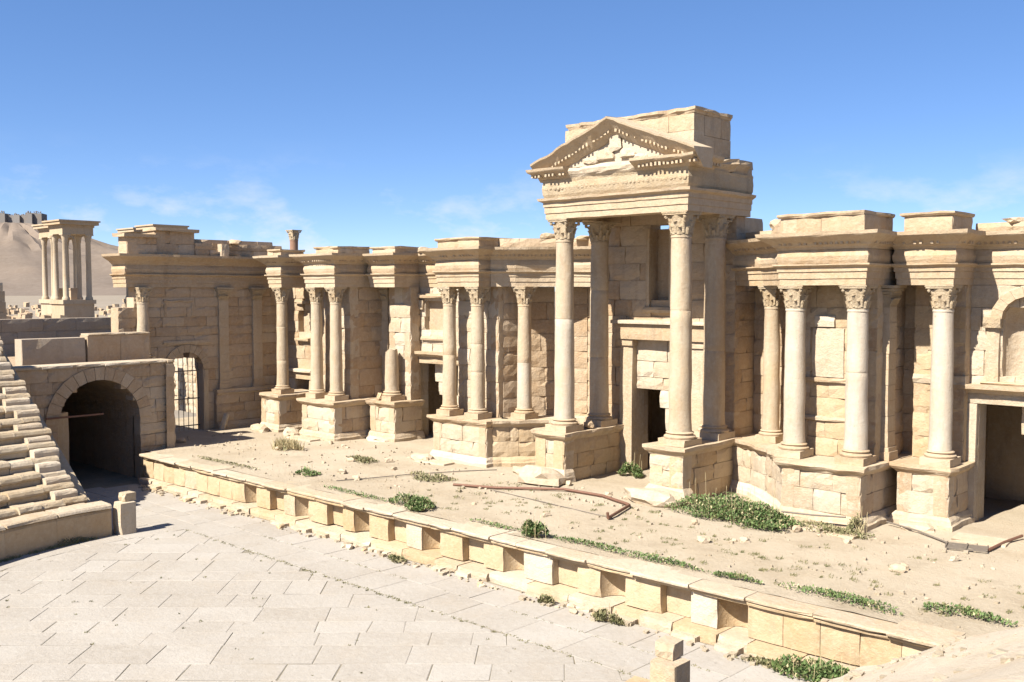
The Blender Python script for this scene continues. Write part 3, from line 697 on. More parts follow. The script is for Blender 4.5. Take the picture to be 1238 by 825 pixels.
for (x, z, w, h) in ((-39.9, 3.1, .9, .95), (-39.6, 2.4, .6, .68), (-39.2, 1.6, 1.5, .78), (-38.9, .0, 1.25, 1.58)): put_block(w3, x, YW + .35, z, w, h, .5, 0, 'pale', 'blocking_stone')
put_block(w3, -40.4, YW + .3, 5.5, 2.0, 2.2, .4, 0, 'wall', 'niche_back'); put_block(w3, -40.5, YW - .14, 5.35, 2.1, .2, .4, 0, 'trim', 'niche_sill'); put_block(w3, -40.75, YW - .18, 7.0, .45, .5, .5, 0, 'trim', 'niche_bracket'); put_block(w3, -38.65, YW - .18, 7.0, .45, .5, .5, 0, 'trim', 'niche_bracket'); put_block(w3, -40.85, YW - .3, 7.62, 2.9, .24, .6, 0, 'trim', 'niche_hood')
# right of the porch
w4 = fwall('stretch of facade wall between the pale twin columns and the tall doorway', -17.4, -12.35, YW)
w5 = fwall('stretch of facade wall with tall open doorway below an arched niche', -12.35, -4.0, YW, opens=[(-11.68, -8.3, -1, 4.15, False), (-10.95, -9.2, 4.9, 7.75, True)], mat='pale')
put_block(w5, -12.32, YW - .16, 0, .62, 4.12, .9, 0, 'pale', 'door_jamb'); put_block(w5, -8.28, YW - .16, 0, .62, 4.12, .9, 0, 'pale', 'door_jamb')
put_block(w5, -12.4, YW - .17, 4.125, 4.9, .36, .9, 0, 'pale', 'lintel'); run('lintel_cornice', [(-12.3, YW), (-12.3, YW - .15), (-7.5, YW - .15), (-7.5, YW)], [(-.3, 4.49), (.1, 4.49), (.16, 4.58), (.36, 4.66), (.38, 4.8), (-.3, 4.8)], 'trim', w5)
for (x, z, w, h) in ((-9.75, 0, 1.45, 1.1), (-9.9, 1.1, 1.6, 1.0), (-10.3, 2.1, 2.0, 1.0), (-10.45, 3.1, 2.15, 1.02)): put_block(w5, x, YW + .5, z, w, h, .5, 0, 'pale', 'blocking_stone')
b = MB(); V = []; n = 10                     # concave niche back
for zz in (4.85, 6.9):
    for i in range(n + 1): t = math.pi * i / n; V.append((-10.075 - .9 * math.cos(t), YW + .1 + .75 * math.sin(t), zz))
b.add(V, [(i, i + 1, n + 2 + i, n + 1 + i) for i in range(n)])
V = []
for j in range(5):
    ph = math.pi / 2 * j / 4
    for i in range(n + 1): t = math.pi * i / n; V.append((-10.075 - .9 * math.cos(t) * math.cos(ph), YW + .1 + .75 * math.sin(t) * math.cos(ph), 6.9 + .9 * math.sin(ph)))
b.add(V, [(j * (n + 1) + i, j * (n + 1) + i + 1, (j + 1) * (n + 1) + i + 1, (j + 1) * (n + 1) + i) for j in range(4) for i in range(n)]); b.obj('niche_back', M['pale'], w5, True)
for xx in (-11.45, -9.15): put_block(w5, xx, YW - .16, 4.88, .42, 1.85, .5, 0, 'pale', 'niche_pilaster'); put_block(w5, xx - .08, YW - .30, 6.74, .58, .38, .6, 0, 'capital', 'niche_capital')
put_block(w5, -11.6, YW - .22, 4.81, 3.1, .10, .6, 0, 'trim', 'niche_sill')
pa = [(-10.075 - 1.12 * math.cos(math.pi * i / 12), YW + .1) for i in range(13)]
for i in range(9):
    t0, t1 = math.pi * i / 9, math.pi * (i + 1) / 9; b = MB(); V = []
    for yy in (YW - .26, YW + .2):
        for (q, t) in ((.86, t0), (.86, t1 - .01), (1.22, t1 - .01), (1.22, t0)): V.append((-10.075 - q * math.cos(t), yy + (.0), 7.05 + q * math.sin(t) * .9))
    b.add(V, [(0, 1, 2, 3), (7, 6, 5, 4), (0, 4, 5, 1), (1, 5, 6, 2), (2, 6, 7, 3), (3, 7, 4, 0)]); b.obj('arch_stone', M['trim'], w5)
# unseen roofed shells added behind the doors to keep their openings dark
bk = thing('doorway_dark_shells', 'added roofed shells that keep the stage doorways dark', 'light blocker')
for (x0, x1) in ((-53.5, -48.6), (-42.2, -36.2), (-28.5, -21.5), (-12.8, -7.2)):
    b = MB(); b.box(x0, 40.5, -.1, x1, 40.9, 6.4); b.box(x0 - .4, 36.85, -.1, x0, 40.9, 6.4); b.box(x1, 36.85, -.1, x1 + .4, 40.9, 6.4); b.box(x0 - .4, 37.9, 6.41, x1 + .4, 40.9, 6.8); b.obj('dark_shell', M['wall'], bk)

# exedra walls (curved recess either side of the porch)
LWALL = [(-32.0, 33.5), (-31.8, 34.7), (-30.9, 35.9), (-29.5, 36.6), (-28.2, 36.8)]
RWALL = [(-20.9, 36.9), (-19.7, 36.6), (-18.5, 36.0), (-17.6, 35.0), (-17.25, 33.8)]
e1 = thing('apse_wall', 'shaded concave wall between the coupled columns and the pedimented porch', 'wall')
for a, b_ in zip(LWALL, LWALL[1:]): wall(e1, a, b_, 0, 8.2, d=.5)
e2 = thing('apse_wall', 'sunlit concave wall between the pedimented porch and the pale twin columns', 'wall')
for a, b_ in zip(RWALL, RWALL[1:]): wall(e2, a, b_, 0, 8.2, d=.5)
LPOD = [(-31.5, 32.25), (-30.75, 33.2), (-29.9, 34.3), (-28.8, 35.2), (-27.6, 35.7)]
RPOD = [(-20.9, 35.1), (-19.7, 34.6), (-18.6, 33.8), (-17.7, 32.9), (-17.0, 32.05)]
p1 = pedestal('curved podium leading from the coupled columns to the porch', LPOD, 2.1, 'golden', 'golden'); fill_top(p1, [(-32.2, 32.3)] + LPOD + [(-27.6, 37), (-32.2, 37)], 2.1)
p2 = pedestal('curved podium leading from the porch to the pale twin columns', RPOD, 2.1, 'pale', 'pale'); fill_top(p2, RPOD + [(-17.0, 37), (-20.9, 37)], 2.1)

def pier(lab, x0, x1, yf, yb, opens=(), mat='wall', side='wall'):
    t = thing('column_pier', lab, 'pier'); wall(t, (x0, yf), (x1, yf), 2.1, 8.2, opens=[(a - x0, b - x0, c, d, False) for a, b, c, d in opens], mat=mat, d=.6, proud=.03)
    wall(t, (x1 + .003, yf + .02), (x1 + .003, yb), 2.1, 8.2, mat=side, d=.5); wall(t, (x0 - .003, yb), (x0 - .003, yf + .02), 2.1, 8.2, mat=side, d=.5); return t
pier('masonry pier behind the coupled columns by the small doorway', -45.75, -43.4, 33.35, 35.9, mat='pale')
pier('jagged masonry pier behind the coupled columns next to the shaded apse', -34.75, -32.05, 33.2, 36.0, mat='pale')
pd_ = pier('masonry pier with ledges and framed panel behind the pale twin columns', -17.2, -14.25, 33.5, 36.0, mat='golden')
put_block(pd_, -17.0, 33.40, 3.36, 1.7, .16, .4, 0, 'trim', 'panel_frame'); put_block(pd_, -16.95, 33.41, 2.12, .18, 1.23, .4, 0, 'trim', 'panel_frame')
put_block(pd_, -17.0, 33.38, 4.75, 1.9, .16, .4, 0, 'trim', 'ledge_moulding'); put_block(pd_, -16.6, 33.42, 4.93, 1.2, 1.75, .4, 0, 'pale', 'repair_stone'); put_block(pd_, -16.5, 33.38, 6.72, .75, .4, .4, 0, 'pale', 'repair_stone')
pg_ = pier('shallow masonry pier behind the single column by the tall doorway', -13.75, -12.0, 35.5, 36.0, mat='golden')
put_block(pg_, -13.76, 35.4, 4.75, 1.8, .32, .4, 0, 'pale', 'marble_band')
pier('shallow masonry pier behind the broken column stump', -42.4, -40.6, 35.25, 36.0, mat='pale')
# projecting podia, columns, entablatures, attics
def proj(x0, x1, yf, yb, lab, mat='wall', front='pale'):
    t = pedestal(lab, [(x0, yb), (x0, yf), (x1, yf), (x1, yb)], 2.1, mat, front); fill_top(t, [(x0, yf), (x1, yf), (x1, yb), (x0, yb)], 2.1); return t
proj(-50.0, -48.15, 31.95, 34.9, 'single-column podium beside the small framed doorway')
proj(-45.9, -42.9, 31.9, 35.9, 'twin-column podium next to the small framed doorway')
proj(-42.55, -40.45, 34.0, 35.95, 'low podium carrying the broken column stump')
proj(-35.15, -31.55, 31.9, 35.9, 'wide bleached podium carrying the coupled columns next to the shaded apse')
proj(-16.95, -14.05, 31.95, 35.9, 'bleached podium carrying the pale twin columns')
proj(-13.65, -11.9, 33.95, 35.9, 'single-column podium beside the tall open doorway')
CZ = 2.1
column('single column on its own podium beside the small framed doorway', -48.8, 32.65, CZ, 8.2, .335, joints=(.3, .7))
column('coupled column nearer the small framed doorway on its podium', -45.4, 32.6, CZ, 8.2, .34, 'shaft')
column('coupled column on the podium corner facing the broken column stump', -43.65, 32.6, CZ, 8.2, .34, 'shaft')
column('broken-off column stump standing beside the ruined side doorway', -41.45, 34.65, CZ, 4.95, .38, full=False, group=None)
column('column on the wide podium next to the ruined side doorway', -34.5, 32.4, CZ, 8.2, .34, joints=(.5,))
column('pitted column on the wide podium corner facing the shaded apse', -32.6, 32.4, CZ, 8.2, .34, joints=(.35, .62))
column('column standing free before the shaded apse wall', -31.0, 33.85, CZ, 8.2, .34, joints=(.44,), low='pale_shaft')
column('column standing before the sunlit apse wall next to the porch', -19.2, 35.3, CZ, 8.2, .33)
column('pale smooth column on the bleached podium, on its apse side', -16.87, 32.7, CZ, 8.2, .38, 'pale_shaft')
column('pale smooth column on the corner of the bleached podium facing the tall doorway', -14.58, 32.7, CZ, 8.2, .38, 'pale_shaft', joints=(.55,))
column('pale single column beside the tall open doorway', -12.4, 34.5, CZ, 8.2, .37, 'pale_shaft')
pilaster('pilaster on the wall behind the coupled columns', -43.2, YW - .42, CZ, 8.2, .62, .42)
pilaster('shaded pilaster between the pale twin columns and the single column', -14.02, 34.3, CZ, 8.2, .62, .25, math.pi / 2)
rock('fallen_stone', (-41.9, 34.2, 2.1), (.42, .35, .4), 'golden')
tag(bpy.data.objects['fallen_stone'], 'rounded golden stone lying on the podium of the broken stump', 'stone')

yA = 32.25
def U(x0, x1, yf, yb): return [(x0, yb), (x0, yf), (x1, yf), (x1, yb)], [(x0 + .1, yf + .1), (x1 - .1, yf + .1), (x1 - .1, yb + .5), (x0 + .1, yb + .5)]
def ent(lab, x0, x1, yf, yb, **k):
    p, s = U(x0, x1, yf, yb); return entablature(lab, p, 10, soffit=s, **k)
ent('entablature projecting over the single column by the small doorway', -49.6, -48.3, yA + .05, 35.2)
ent('entablature projecting over the coupled columns by the small doorway', -45.85, -43.2, yA - .03, 36.2)
ent('entablature projecting above the broken column stump', -42.75, -40.7, 34.25, 36.2)
ent('entablature projecting over the coupled columns next to the shaded apse', -34.95, -32.15, 32.02, 36.2)
ent('entablature projecting over the pale twin columns', -17.3, -14.15, 32.3, 36.2)
ent('entablature projecting over the single column by the tall doorway', -13.85, -11.95, 34.1, 36.2)
def entw(lab, x0, x1, y): return entablature(lab, [(x0, y), (x1, y)], 10, soffit=[(x0, y), (x1, y), (x1, y + .9), (x0, y + .9)])
entw('straight entablature above the small framed doorway', -51.95, -45.2, 35.0)
entw('straight entablature behind the coupled columns by the small doorway', -45.2, -42.0, YW)
entw('straight entablature above the ruined side doorway', -40.95, -33.4, YW)
entw('straight entablature between the pale columns above the ledge wall', -16.8, -13.0, YW)
entw('straight entablature above the tall open doorway and arched niche', -12.2, -4.0, YW)
LE = [(-32.1, 32.75), (-31.2, 33.45), (-30.55, 34.3), (-29.6, 35.2), (-28.0, 35.8)]
RE = [(-21.0, 35.5), (-19.4, 34.9), (-18.3, 34.0), (-17.35, 32.95)]
entablature('curved entablature over the shaded apse', LE, 10, soffit=LE + [(-28.0, 37.4), (-32.1, 37.2)])
entablature('curved ruined entablature over the sunlit apse', RE, 10, soffit=RE + [(-17.2, 37.2), (-21.0, 37.4)], chip=.3)
WORN = .45
attic('small attic block above the single column by the small doorway', -49.7, -48.35, yA + .05, 33.9, ZT, 10.38)
attic('attic block above the coupled columns by the small doorway', -45.2, -43.2, yA + .2, 34.6, ZT, 10.40)
attic('attic block above the broken column stump', -42.5, -40.6, 34.2, 36.2, ZT, 10.38)
attic('attic block above the coupled columns next to the shaded apse', -34.9, -32.1, 32.0, 34.2, ZT, 10.46)
attic('attic block above the pale twin columns', -17.25, -14.2, 32.2, 34.6, ZT, 10.68)
attic('attic block above the single column by the tall doorway', -13.55, -11.95, 33.9, 35.8, ZT, 10.64)
WORN = 1.0
aw = thing('attic_wall', 'low ragged attic course above the tall open doorway', 'attic block'); wall(aw, (-11.9, YW - .1), (-4, YW - .1), ZT, 10.32, ch=.3, d=.8, ragged=.1, mat='trim')
aw = thing('attic_wall', 'broken attic course above the shaded apse', 'attic block')
wall(aw, (-32.0, 33.2), (-31.2, 33.7), ZT, 10.42, ch=.4, d=.6); wall(aw, (-31.2, 33.7), (-29.4, 35.4), ZT, 10.42, ch=.4, d=.6); wall(aw, (-29.4, 35.4), (-28.1, 36.1), ZT, 10.4, ch=.4, d=.6, ragged=.3)
aw = thing('attic_wall', 'rubble and stepped attic stones above the sunlit apse', 'attic block')
wall(aw, (-20.8, 35.9), (-19.2, 35.1), ZT, 10.75, ch=.35, d=.6, ragged=.4); wall(aw, (-19.2, 35.1), (-17.3, 33.3), ZT, 10.45, ch=.35, d=.6, ragged=.35)
for (x, y, lab) in ((-47.6, 35.3, 'loose weathered stone on the cornice above the small doorway'), (-39.9, 35.6, 'loose flat stone on the cornice next to the stump attic')):
    tag(rock('loose_stone', (x, y, ZT), (.7, .5, .35), 'trim'), lab, 'stone')

sky_spots = [(-51.9, 31.6, 10.75, 'a weathered stone topping the return wall attic'), (-47.3, 35.4, 10.0, 'a weathered stone on the cornice past the lone small attic'), (-30.4, 34.75, 10.4, 'a weathered stone on the broken attic over the shaded apse'), (-29.0, 35.8, 10.35, 'a weathered stone on the apse attic next to the porch'), (-18.9, 35.1, 10.4, 'a weathered stone on the stepped attic over the sunlit apse'), (-38.2, 36.3, 10.0, 'a weathered stone on the cornice over the ruined side doorway'), (-10.6, 36.2, 10.3, 'a weathered stone topping the wall over the arched niche')]
for (x, y, z, lab) in sky_spots:
    tag(rock('loose_stone', (x, y, z - .03), (random.uniform(.6, 1.1), random.uniform(.4, .7), random.uniform(.2, .42)), 'trim'), lab[2:], 'stone')
# ================================================================== PORCH
pl = thing('porch_pedestal', 'golden-sided porch pedestal beside the shaded apse', 'podium'); 
def pped(t, x0, x1):
    y0, y1 = 31.45, 35.35
    wall(t, (x0, y0), (x1, y0), .55, 1.75, ch=.6, ln=(.9, 1.7), mat='pale'); wall(t, (x1 + .003, y0), (x1 + .003, y1), 0, 1.75, ch=.6, ln=(1., 1.8), mat='golden'); wall(t, (x0 - .003, y1), (x0 - .003, y0), 0, 1.75, ch=.6, mat='golden')
    run('foot_moulding', [(x0, y0 + .5), (x0, y0), (x1, y0), (x1, y0 + .5)], [(-.4, -.05), (.34, -.05), (.34, .2), (.26, .26), (.2, .4), (.04, .55), (-.4, .55)], 'pale', t, chip=.22, jit=.03, chip_p=.6)
    run('cap_moulding', [(x0, y1), (x0, y0), (x1, y0), (x1, y1)], [(-.6, 1.75), (.01, 1.75), (.05, 1.82), (.14, 1.88), (.22, 1.97), (.22, 2.1), (-.6, 2.1)], 'trim', t, chip=.16, jit=.015, chip_p=.4)
    b = MB(); b.box(x0 + .3, y0 + .3, 0, x1 - .3, y1, 2.09); b.obj('core', M['pale'], t)
pped(pl, -28.2, -26.55)
pr_ = thing('porch_pedestal', 'golden-sided porch pedestal beside the large green bush', 'podium'); pped(pr_, -22.25, -20.72)
tag(rock('white_boulder', (-27.2, 30.75, -.05), (1.9, 1.1, .75), 'pale', rz=.2), 'bleached eroded stone at the foot of the porch pedestal by the apse', 'stone')
tag(rock('white_boulder', (-21.5, 30.7, -.05), (2.3, 1.2, .6), 'pale', rz=.1), 'bleached eroded stone between the porch pedestal and the green bush', 'stone')
column('tall front porch column on the apse side', -27.1, 32.1, CZ, 11.0, .42, 'shaft', joints=(.56,), low='pale_shaft', cap=.88)
column('tall front porch column on the green bush side', -21.3, 32.1, CZ, 11.0, .44, 'shaft', joints=(.62,), cap=.9)
column('tall rear porch column in shade, on the apse side', -27.1, 34.45, CZ, 11.0, .43, 'shaft', joints=(.33, .72), cap=.88)
column('tall rear porch column in shade, on the green bush side', -21.3, 34.5, CZ, 11.0, .45, 'shaft', joints=(.4,), cap=.9)
for (x, y, n_) in ((-26.75, 33.3, 'loose stone on the porch pedestal by the apse'), (-20.95, 35.0, 'loose stone on the porch pedestal by the bush')):
    tag(rock('loose_stone', (x, y, 2.1), (.5, .4, .32), 'trim'), n_, 'stone')
pw = thing('porch_back_wall', 'shaded back wall of the porch with blocked doorway and upper window', 'wall')
wall(pw, (-28.2, 35.75), (-21.42, 35.75), 0, 12.9, ch=.75, opens=[(2.25, 5.25, -1, 5.9, False), (2.85, 3.85, 7.35, 10.6, False)], d=.8)
wall(pw, (-28.2, 37.3), (-28.2, 35.80), 0, 10.9, ch=.75, d=.5)
for x in (-25.4,): put_block(pw, x - .10, 35.64, 7.3, .2, 3.4, .5, 0, 'trim', 'window_frame'); put_block(pw, x + 1.08, 35.64, 7.3, .2, 3.4, .5, 0, 'trim', 'window_frame'); put_block(pw, x - .2, 35.55, 7.05, 1.6, .25, .5, 0, 'trim', 'window_sill'); put_block(pw, x - .08, 36.3, 7.3, 1.3, 3.4, .3, 0, 'wall', 'window_back')
wall(pw, (-20.9, 35.44), (-20.9, 37.6), 0, 11.0, ch=.62, d=.5, mat='wall')
wall(pw, (-21.75, 35.4), (-20.93, 35.4), 0, 11.0, ch=.62, d=.5)
WORN = .4
df = thing('door_frame', 'big pale monolithic door frame under the porch', 'door frame')
put_block(df, -26.62, 35.30, 0, .68, 5.6, .9, 0, 'pale', 'door_jamb', 0); put_block(df, -26.68, 35.22, 5.604, .80, .28, .9, 0, 'trim', 'jamb_capital', 0)
put_block(df, -22.92, 35.30, 0, .68, 5.6, .9, 0, 'pale', 'door_jamb', 0); put_block(df, -22.98, 35.22, 5.604, .80, .28, .9, 0, 'trim', 'jamb_capital', 0)
put_block(df, -26.75, 35.12, 5.89, 4.6, .68, 1.0, 0, 'trim', 'lintel', 0); put_block(df, -26.9, 34.95, 6.575, 4.9, .16, 1.1, 0, 'pale', 'lintel_cornice', 0)
WORN = 1.0
bf = thing('door_blocking', 'pale blocking masonry filling the upper half of the porch doorway', 'masonry')
for (x, z, w, h) in ((-26.73, 4.95, 1.6, .93), (-25.12, 4.95, 1.45, .93), (-26.73, 4.25, .9, .69), (-25.82, 4.25, 2.15, .69), (-26.73, 3.72, 1.4, .52), (-25.32, 3.72, 1.65, .52), (-25.5, 2.95, 1.83, .76), (-25.2, 2.0, 1.53, .94), (-25.0, 1.0, 1.33, .99), (-25.0, 0, 1.33, .99)): put_block(bf, x + .79, 35.62, z, w, h, .5, 0, 'pale')

PZ = 11.0; PX0, PX1, PYF, PYB = -27.75, -20.72, 31.62, 36.2
pe = thing('porch_entablature', 'carved porch entablature resting on four tall columns', 'entablature')
path = [(PX0, PYB), (PX0, PYF), (PX1, PYF), (PX1, PYB)]
run('architrave', path, [(-.85, PZ), (0, PZ), (0, PZ + .24), (.04, PZ + .245), (.04, PZ + .50), (.08, PZ + .505), (.08, PZ + .68), (.24, PZ + .76), (.26, PZ + .86), (-.85, PZ + .86)], 'trim', pe, chip=.05, chip_p=.15)
run('frieze', path, [(-.85, PZ + .864), (.04, PZ + .864), (.10, PZ + 1.0), (.12, PZ + 1.25), (.09, PZ + 1.5), (.12, PZ + 1.62), (-.85, PZ + 1.62)], 'capital', pe, chip=.06, chip_p=.3)
b = MB(); s = -27.6
while s < -20.8:                                # carved scroll bosses along the frieze
    q = random.uniform(.6, 1.1); b.lathe([(.09 * q, 0), (.085 * q, .025), (.045 * q, .045), (.01, .04)], 8); k = 8 * 4
    for i in range(len(b.v) - k, len(b.v)):
        x, y, z = b.v[i]; b.v[i] = (s + x, PYF - .09 - z, PZ + 1.24 + y + random.uniform(-.01, .01))
    s += random.uniform(.17, .24)
tag(b.obj('scroll_carving', M['capital'], pe), kind='stuff')
HC = [(-.85, PZ + 1.624), (.12, PZ + 1.624), (.18, PZ + 1.68), (.22, PZ + 1.73), (.54, PZ + 1.92), (.58, PZ + 1.97), (.60, PZ + 2.06), (-.85, PZ + 2.06)]
LC = [(-.85, PZ + 1.624), (.12, PZ + 1.624), (.2, PZ + 1.7), (.26, PZ + 1.78), (.30, PZ + 1.92), (.2, PZ + 2.05), (-.85, PZ + 2.05)]
run('cornice', [(PX0, PYB), (PX0, PYF), (-26.3, PYF)], HC, 'trim', pe, chip=.12); run('broken_cornice', [(-26.3, PYF), (-23.0, PYF)], LC, 'pale', pe, chip=.16, jit=.03, chip_p=.6)
run('cornice', [(-23.0, PYF), (PX1, PYF), (PX1, 33.2)], HC, 'trim', pe, chip=.12); run('ruined_cornice', [(PX1, 33.2), (PX1, PYB - .3)], [(o * .8 if o > 0 else o, z) for o, z in HC], 'trim', pe, chip=.5, jit=.05, chip_p=.8)
b = MB()
for (xa, xb) in ((-28.2, -26.4), (-22.9, -20.1)):
    x = xa
    while x < xb:
        if random.random() < .8: b.box(x, PYF - .42, PZ + 1.72, x + .09, PYF - .15, PZ + 1.85, .012)
        x += .19
y = PYF
while y < 33.2: b.box(PX1 + .15, y, PZ + 1.72, PX1 + .42, y + .09, PZ + 1.85, .012); y += .19
tag(b.obj('modillions', M['trim'], pe), kind='stuff')
b = MB(); b.prism([(PX0 + .3, PYF + .3), (PX1 - .3, PYF + .3), (PX1 - .3, 36.8), (PX0 + .3, 36.8)], PZ + .9, PZ + 2.0); b.obj('ceiling_core', M['wall'], pe)
wall(pe, (PX1 - .25, 33.0), (PX1 - .25, 36.9), PZ + 1.62, PZ + 2.3, ch=.34, d=.6, ragged=.3)
# pediment
pd = thing('pediment', 'triangular pediment with bracketed raking cornice above the porch', 'pediment')
cx, zb, hw, rise = -24.05, PZ + 2.07, 4.0, 1.52
V = [(cx - hw + .5, PYF + .05, zb - .02), (cx + hw - .5, PYF + .05, zb - .02), (cx, PYF + .05, zb + rise - .25), (cx - hw + .5, PYF + .7, zb - .02), (cx + hw - .5, PYF + .7, zb - .02), (cx, PYF + .7, zb + rise - .25)]
b = MB(); b.add(V, [(0, 1, 2), (5, 4, 3), (0, 3, 4, 1), (1, 4, 5, 2), (2, 5, 3, 0)]); b.obj('tympanum', M['pale'], pd)
for (x, z, sx_, sz_) in ((-24.1, .42, .6, .75), (-24.6, .1, .8, .4), (-23.5, .12, .7, .35), (-25.3, .05, .8, .25), (-22.9, .03, .6, .2)):
    o = rock('relief_carving', (x, PYF - .02, zb + z), (sx_, .16, sz_), 'pale', pd, rz=0)
for sgn in (-1, 1):
    b = MB(); n = 14; V = []; pr = [(PYF + .6, -.52), (PYF + .0, -.52), (PYF - .08, -.44), (PYF - .58, .06), (PYF - .64, .10), (PYF - .66, .18), (PYF + .6, .24)]
    for i in range(n + 1):
        t = i / n; x = cx + sgn * hw * (1 - t); z = zb + rise * t + random.uniform(-.04, .03)
        c = random.random() * .10 if random.random() < .4 else 0
        for (y, dz) in pr: V.append((x, y + (c if y < PYF - .5 else 0), z + dz))
    m_ = len(pr); b.add(V, [(i * m_ + j, (i + 1) * m_ + j, (i + 1) * m_ + (j + 1) % m_, i * m_ + (j + 1) % m_) for i in range(n) for j in range(m_)] + [tuple(range(m_)), tuple(n * m_ + j for j in range(m_))])
    rk = b.obj('raking_cornice', M['trim'], pd)
    b = MB(); n = 22
    for i in range(1, n):
        t = i / n; x = cx + sgn * hw * (1 - t); z = zb + rise * t - .34; 
        if random.random() < .85: b.box(x - random.uniform(.03, .055), PYF - .30, z + .02, x + random.uniform(.03, .055), PYF - .05, z + .16, .015)
    tag(b.obj('brackets', M['trim'], rk), kind='stuff')
WORN = .3
at_ = thing('attic_tower', 'big squared attic block standing behind the pediment', 'attic block')
ax0, ax1, ay0, ay1, az0, az1 = -27.3, -20.95, 32.35, 35.0, PZ + 2.0, 14.92
wall(at_, (ax0, ay0), (ax1, ay0), az0, az1 - .2, ch=.58, ln=(1.2, 2.2), mat='trim', d=.7, proud=.01); wall(at_, (ax1 + .002, ay0 + .03), (ax1 + .002, ay1), az0, az1 - .2, ch=.8, ln=(1.2, 1.6), mat='trim', d=.7, proud=.01); wall(at_, (ax0 - .002, ay1), (ax0 - .002, ay0), az0, az1 - .2, ch=.58, mat='trim', d=.7, topf=lambda s: 99)
run('top_moulding', [(ax0 + .25, ay1), (ax0 + .25, ay0), (ax1, ay0), (ax1, ay1)], [(-.6, az1 - .198), (.02, az1 - .198), (.06, az1 - .12), (.12, az1 - .08), (.12, az1 + .03), (-.6, az1 + .03)], 'trim', at_, chip=.2, chip_p=.3)
b = MB(); b.box(ax0 + .6, ay0 + .5, az0, ax1 - .5, ay1, az1 - .02); b.obj('core', M['trim'], at_)

WORN = 1.0
# ================================================================== FAR RUINS
def tetra(label, cx, cy):
    t = thing('tetrapylon_pavilion', label, 'pavilion', (cx, cy, 2.6), 0, 'column pavilions of the distant crossroads monument'); h = 2.7
    b = MB(); b.box(-h, -h, -.6, h, h, .5); b.box(-h + .15, -h + .15, .5, h - .15, h - .15, 3.2); b.box(-h - .1, -h - .1, 3.2, h + .1, h + .1, 3.9); b.obj('plinth', M['wall'], t)
    for sx_ in (-1, 1):
        for sy_ in (-1, 1):
            b = MB(); b.lathe([(.62, 3.9), (.62, 4.2), (.52, 4.4), (.46, 4.5), (.46, 8), (.40, 13.6), (.46, 13.7), (.5, 14.2), (.68, 14.9)], 16); b.box(-.68, -.68, 14.75, .68, .68, 14.95)
            b.obj('column', M['shaft'], t, True, (sx_ * (h - .75), sy_ * (h - .75), 0))
    b = MB(); b.box(-.55, -.55, 3.9, .55, .55, 5.6); b.box(-.65, -.65, 5.6, .65, .65, 5.9); b.obj('statue_base', M['wall'], t)
    q = h - .1; b = MB(); b.box(-q, -q, 14.95, q, q, 16.1); b.obj('architrave', M['trim'], t)
    b = MB(); b.box(-q - .15, -q - .15, 16.1, q + .15, q + .15, 16.5); b.box(-q - .7, -q - .7, 16.5, q + .7, q + .7, 17.0); b.box(-q - .9, -q - .9, 17.0, q + .9, q + .9, 17.25); b.obj('cornice', M['trim'], t)
for (x, y) in ((-171, 72.6), (-182.6, 75.4), (-171, 89), (-182.6, 91)): tetra('slab-roofed four-column pavilion of the distant crossroads monument', x, y)
cs = thing('hilltop_castle', 'grey ruined castle on the summit of the bare hill', 'castle', (-1565, 596, 104), R(43.2))
for (x0, x1, zt, y) in ((-33, -24, 21, -4), (-24, -13, 17, 3), (-13, -4, 19, 0), (-4, 6, 18, 4), (6, 16, 21, -3), (16, 28, 22, 2), (28, 34, 9, 4)):
    b = MB(); b.box(x0, y - 9, -6, x1 - .3, y + 9, zt)
    for k in range(int((x1 - x0) / 3)): b.box(x0 + 3 * k, y - 9, zt, x0 + 3 * k + 1.6, y - 7, zt + random.uniform(.6, 2.2))
    b.v = [(x, y, z + (random.uniform(-2.5, 1.0) if z > 5 else 0)) for x, y, z in b.v]; b.obj('tower', M['castle'], cs)
rp_ = thing('ruined_pier', 'lone coursed masonry pier standing out on the plain', 'ruin', (-148, 51.2, 2.0))
for i, (w, z) in enumerate(((4.6, 0), (4.4, 1.5), (4.3, 3.0), (4.1, 4.5), (3.6, 6.0), (2.6, 7.2))): put_block(rp_, .3, -w / 2, z, w, 1.48 if i < 4 else 1.15, 2, math.pi / 2, 'wall')
column('lone pink granite column rising beyond the stage building', -76.3, 52.4, -2.2, 13.5, .42, 'pink', cap=.9)
b = MB(); rr_ = random.Random(5)
for i in range(240):
    t = rr_.uniform(150, 330); u = rr_.uniform(-.56, -.37); x, y = t * (fx + u * rx), t * (fy + u * ry); q = .2 + .8 * rr_.random() ** 2
    b.box(x - q, y - q * .7, 1.8, x + q, y + q * .7, 2.9 + rr_.uniform(.0, 1.6) * q, .2)
tag(b.obj('rubble_field', M['wall']), 'scattered tumbled stones on the plain around the distant pavilions', 'rubble', kind='stuff')

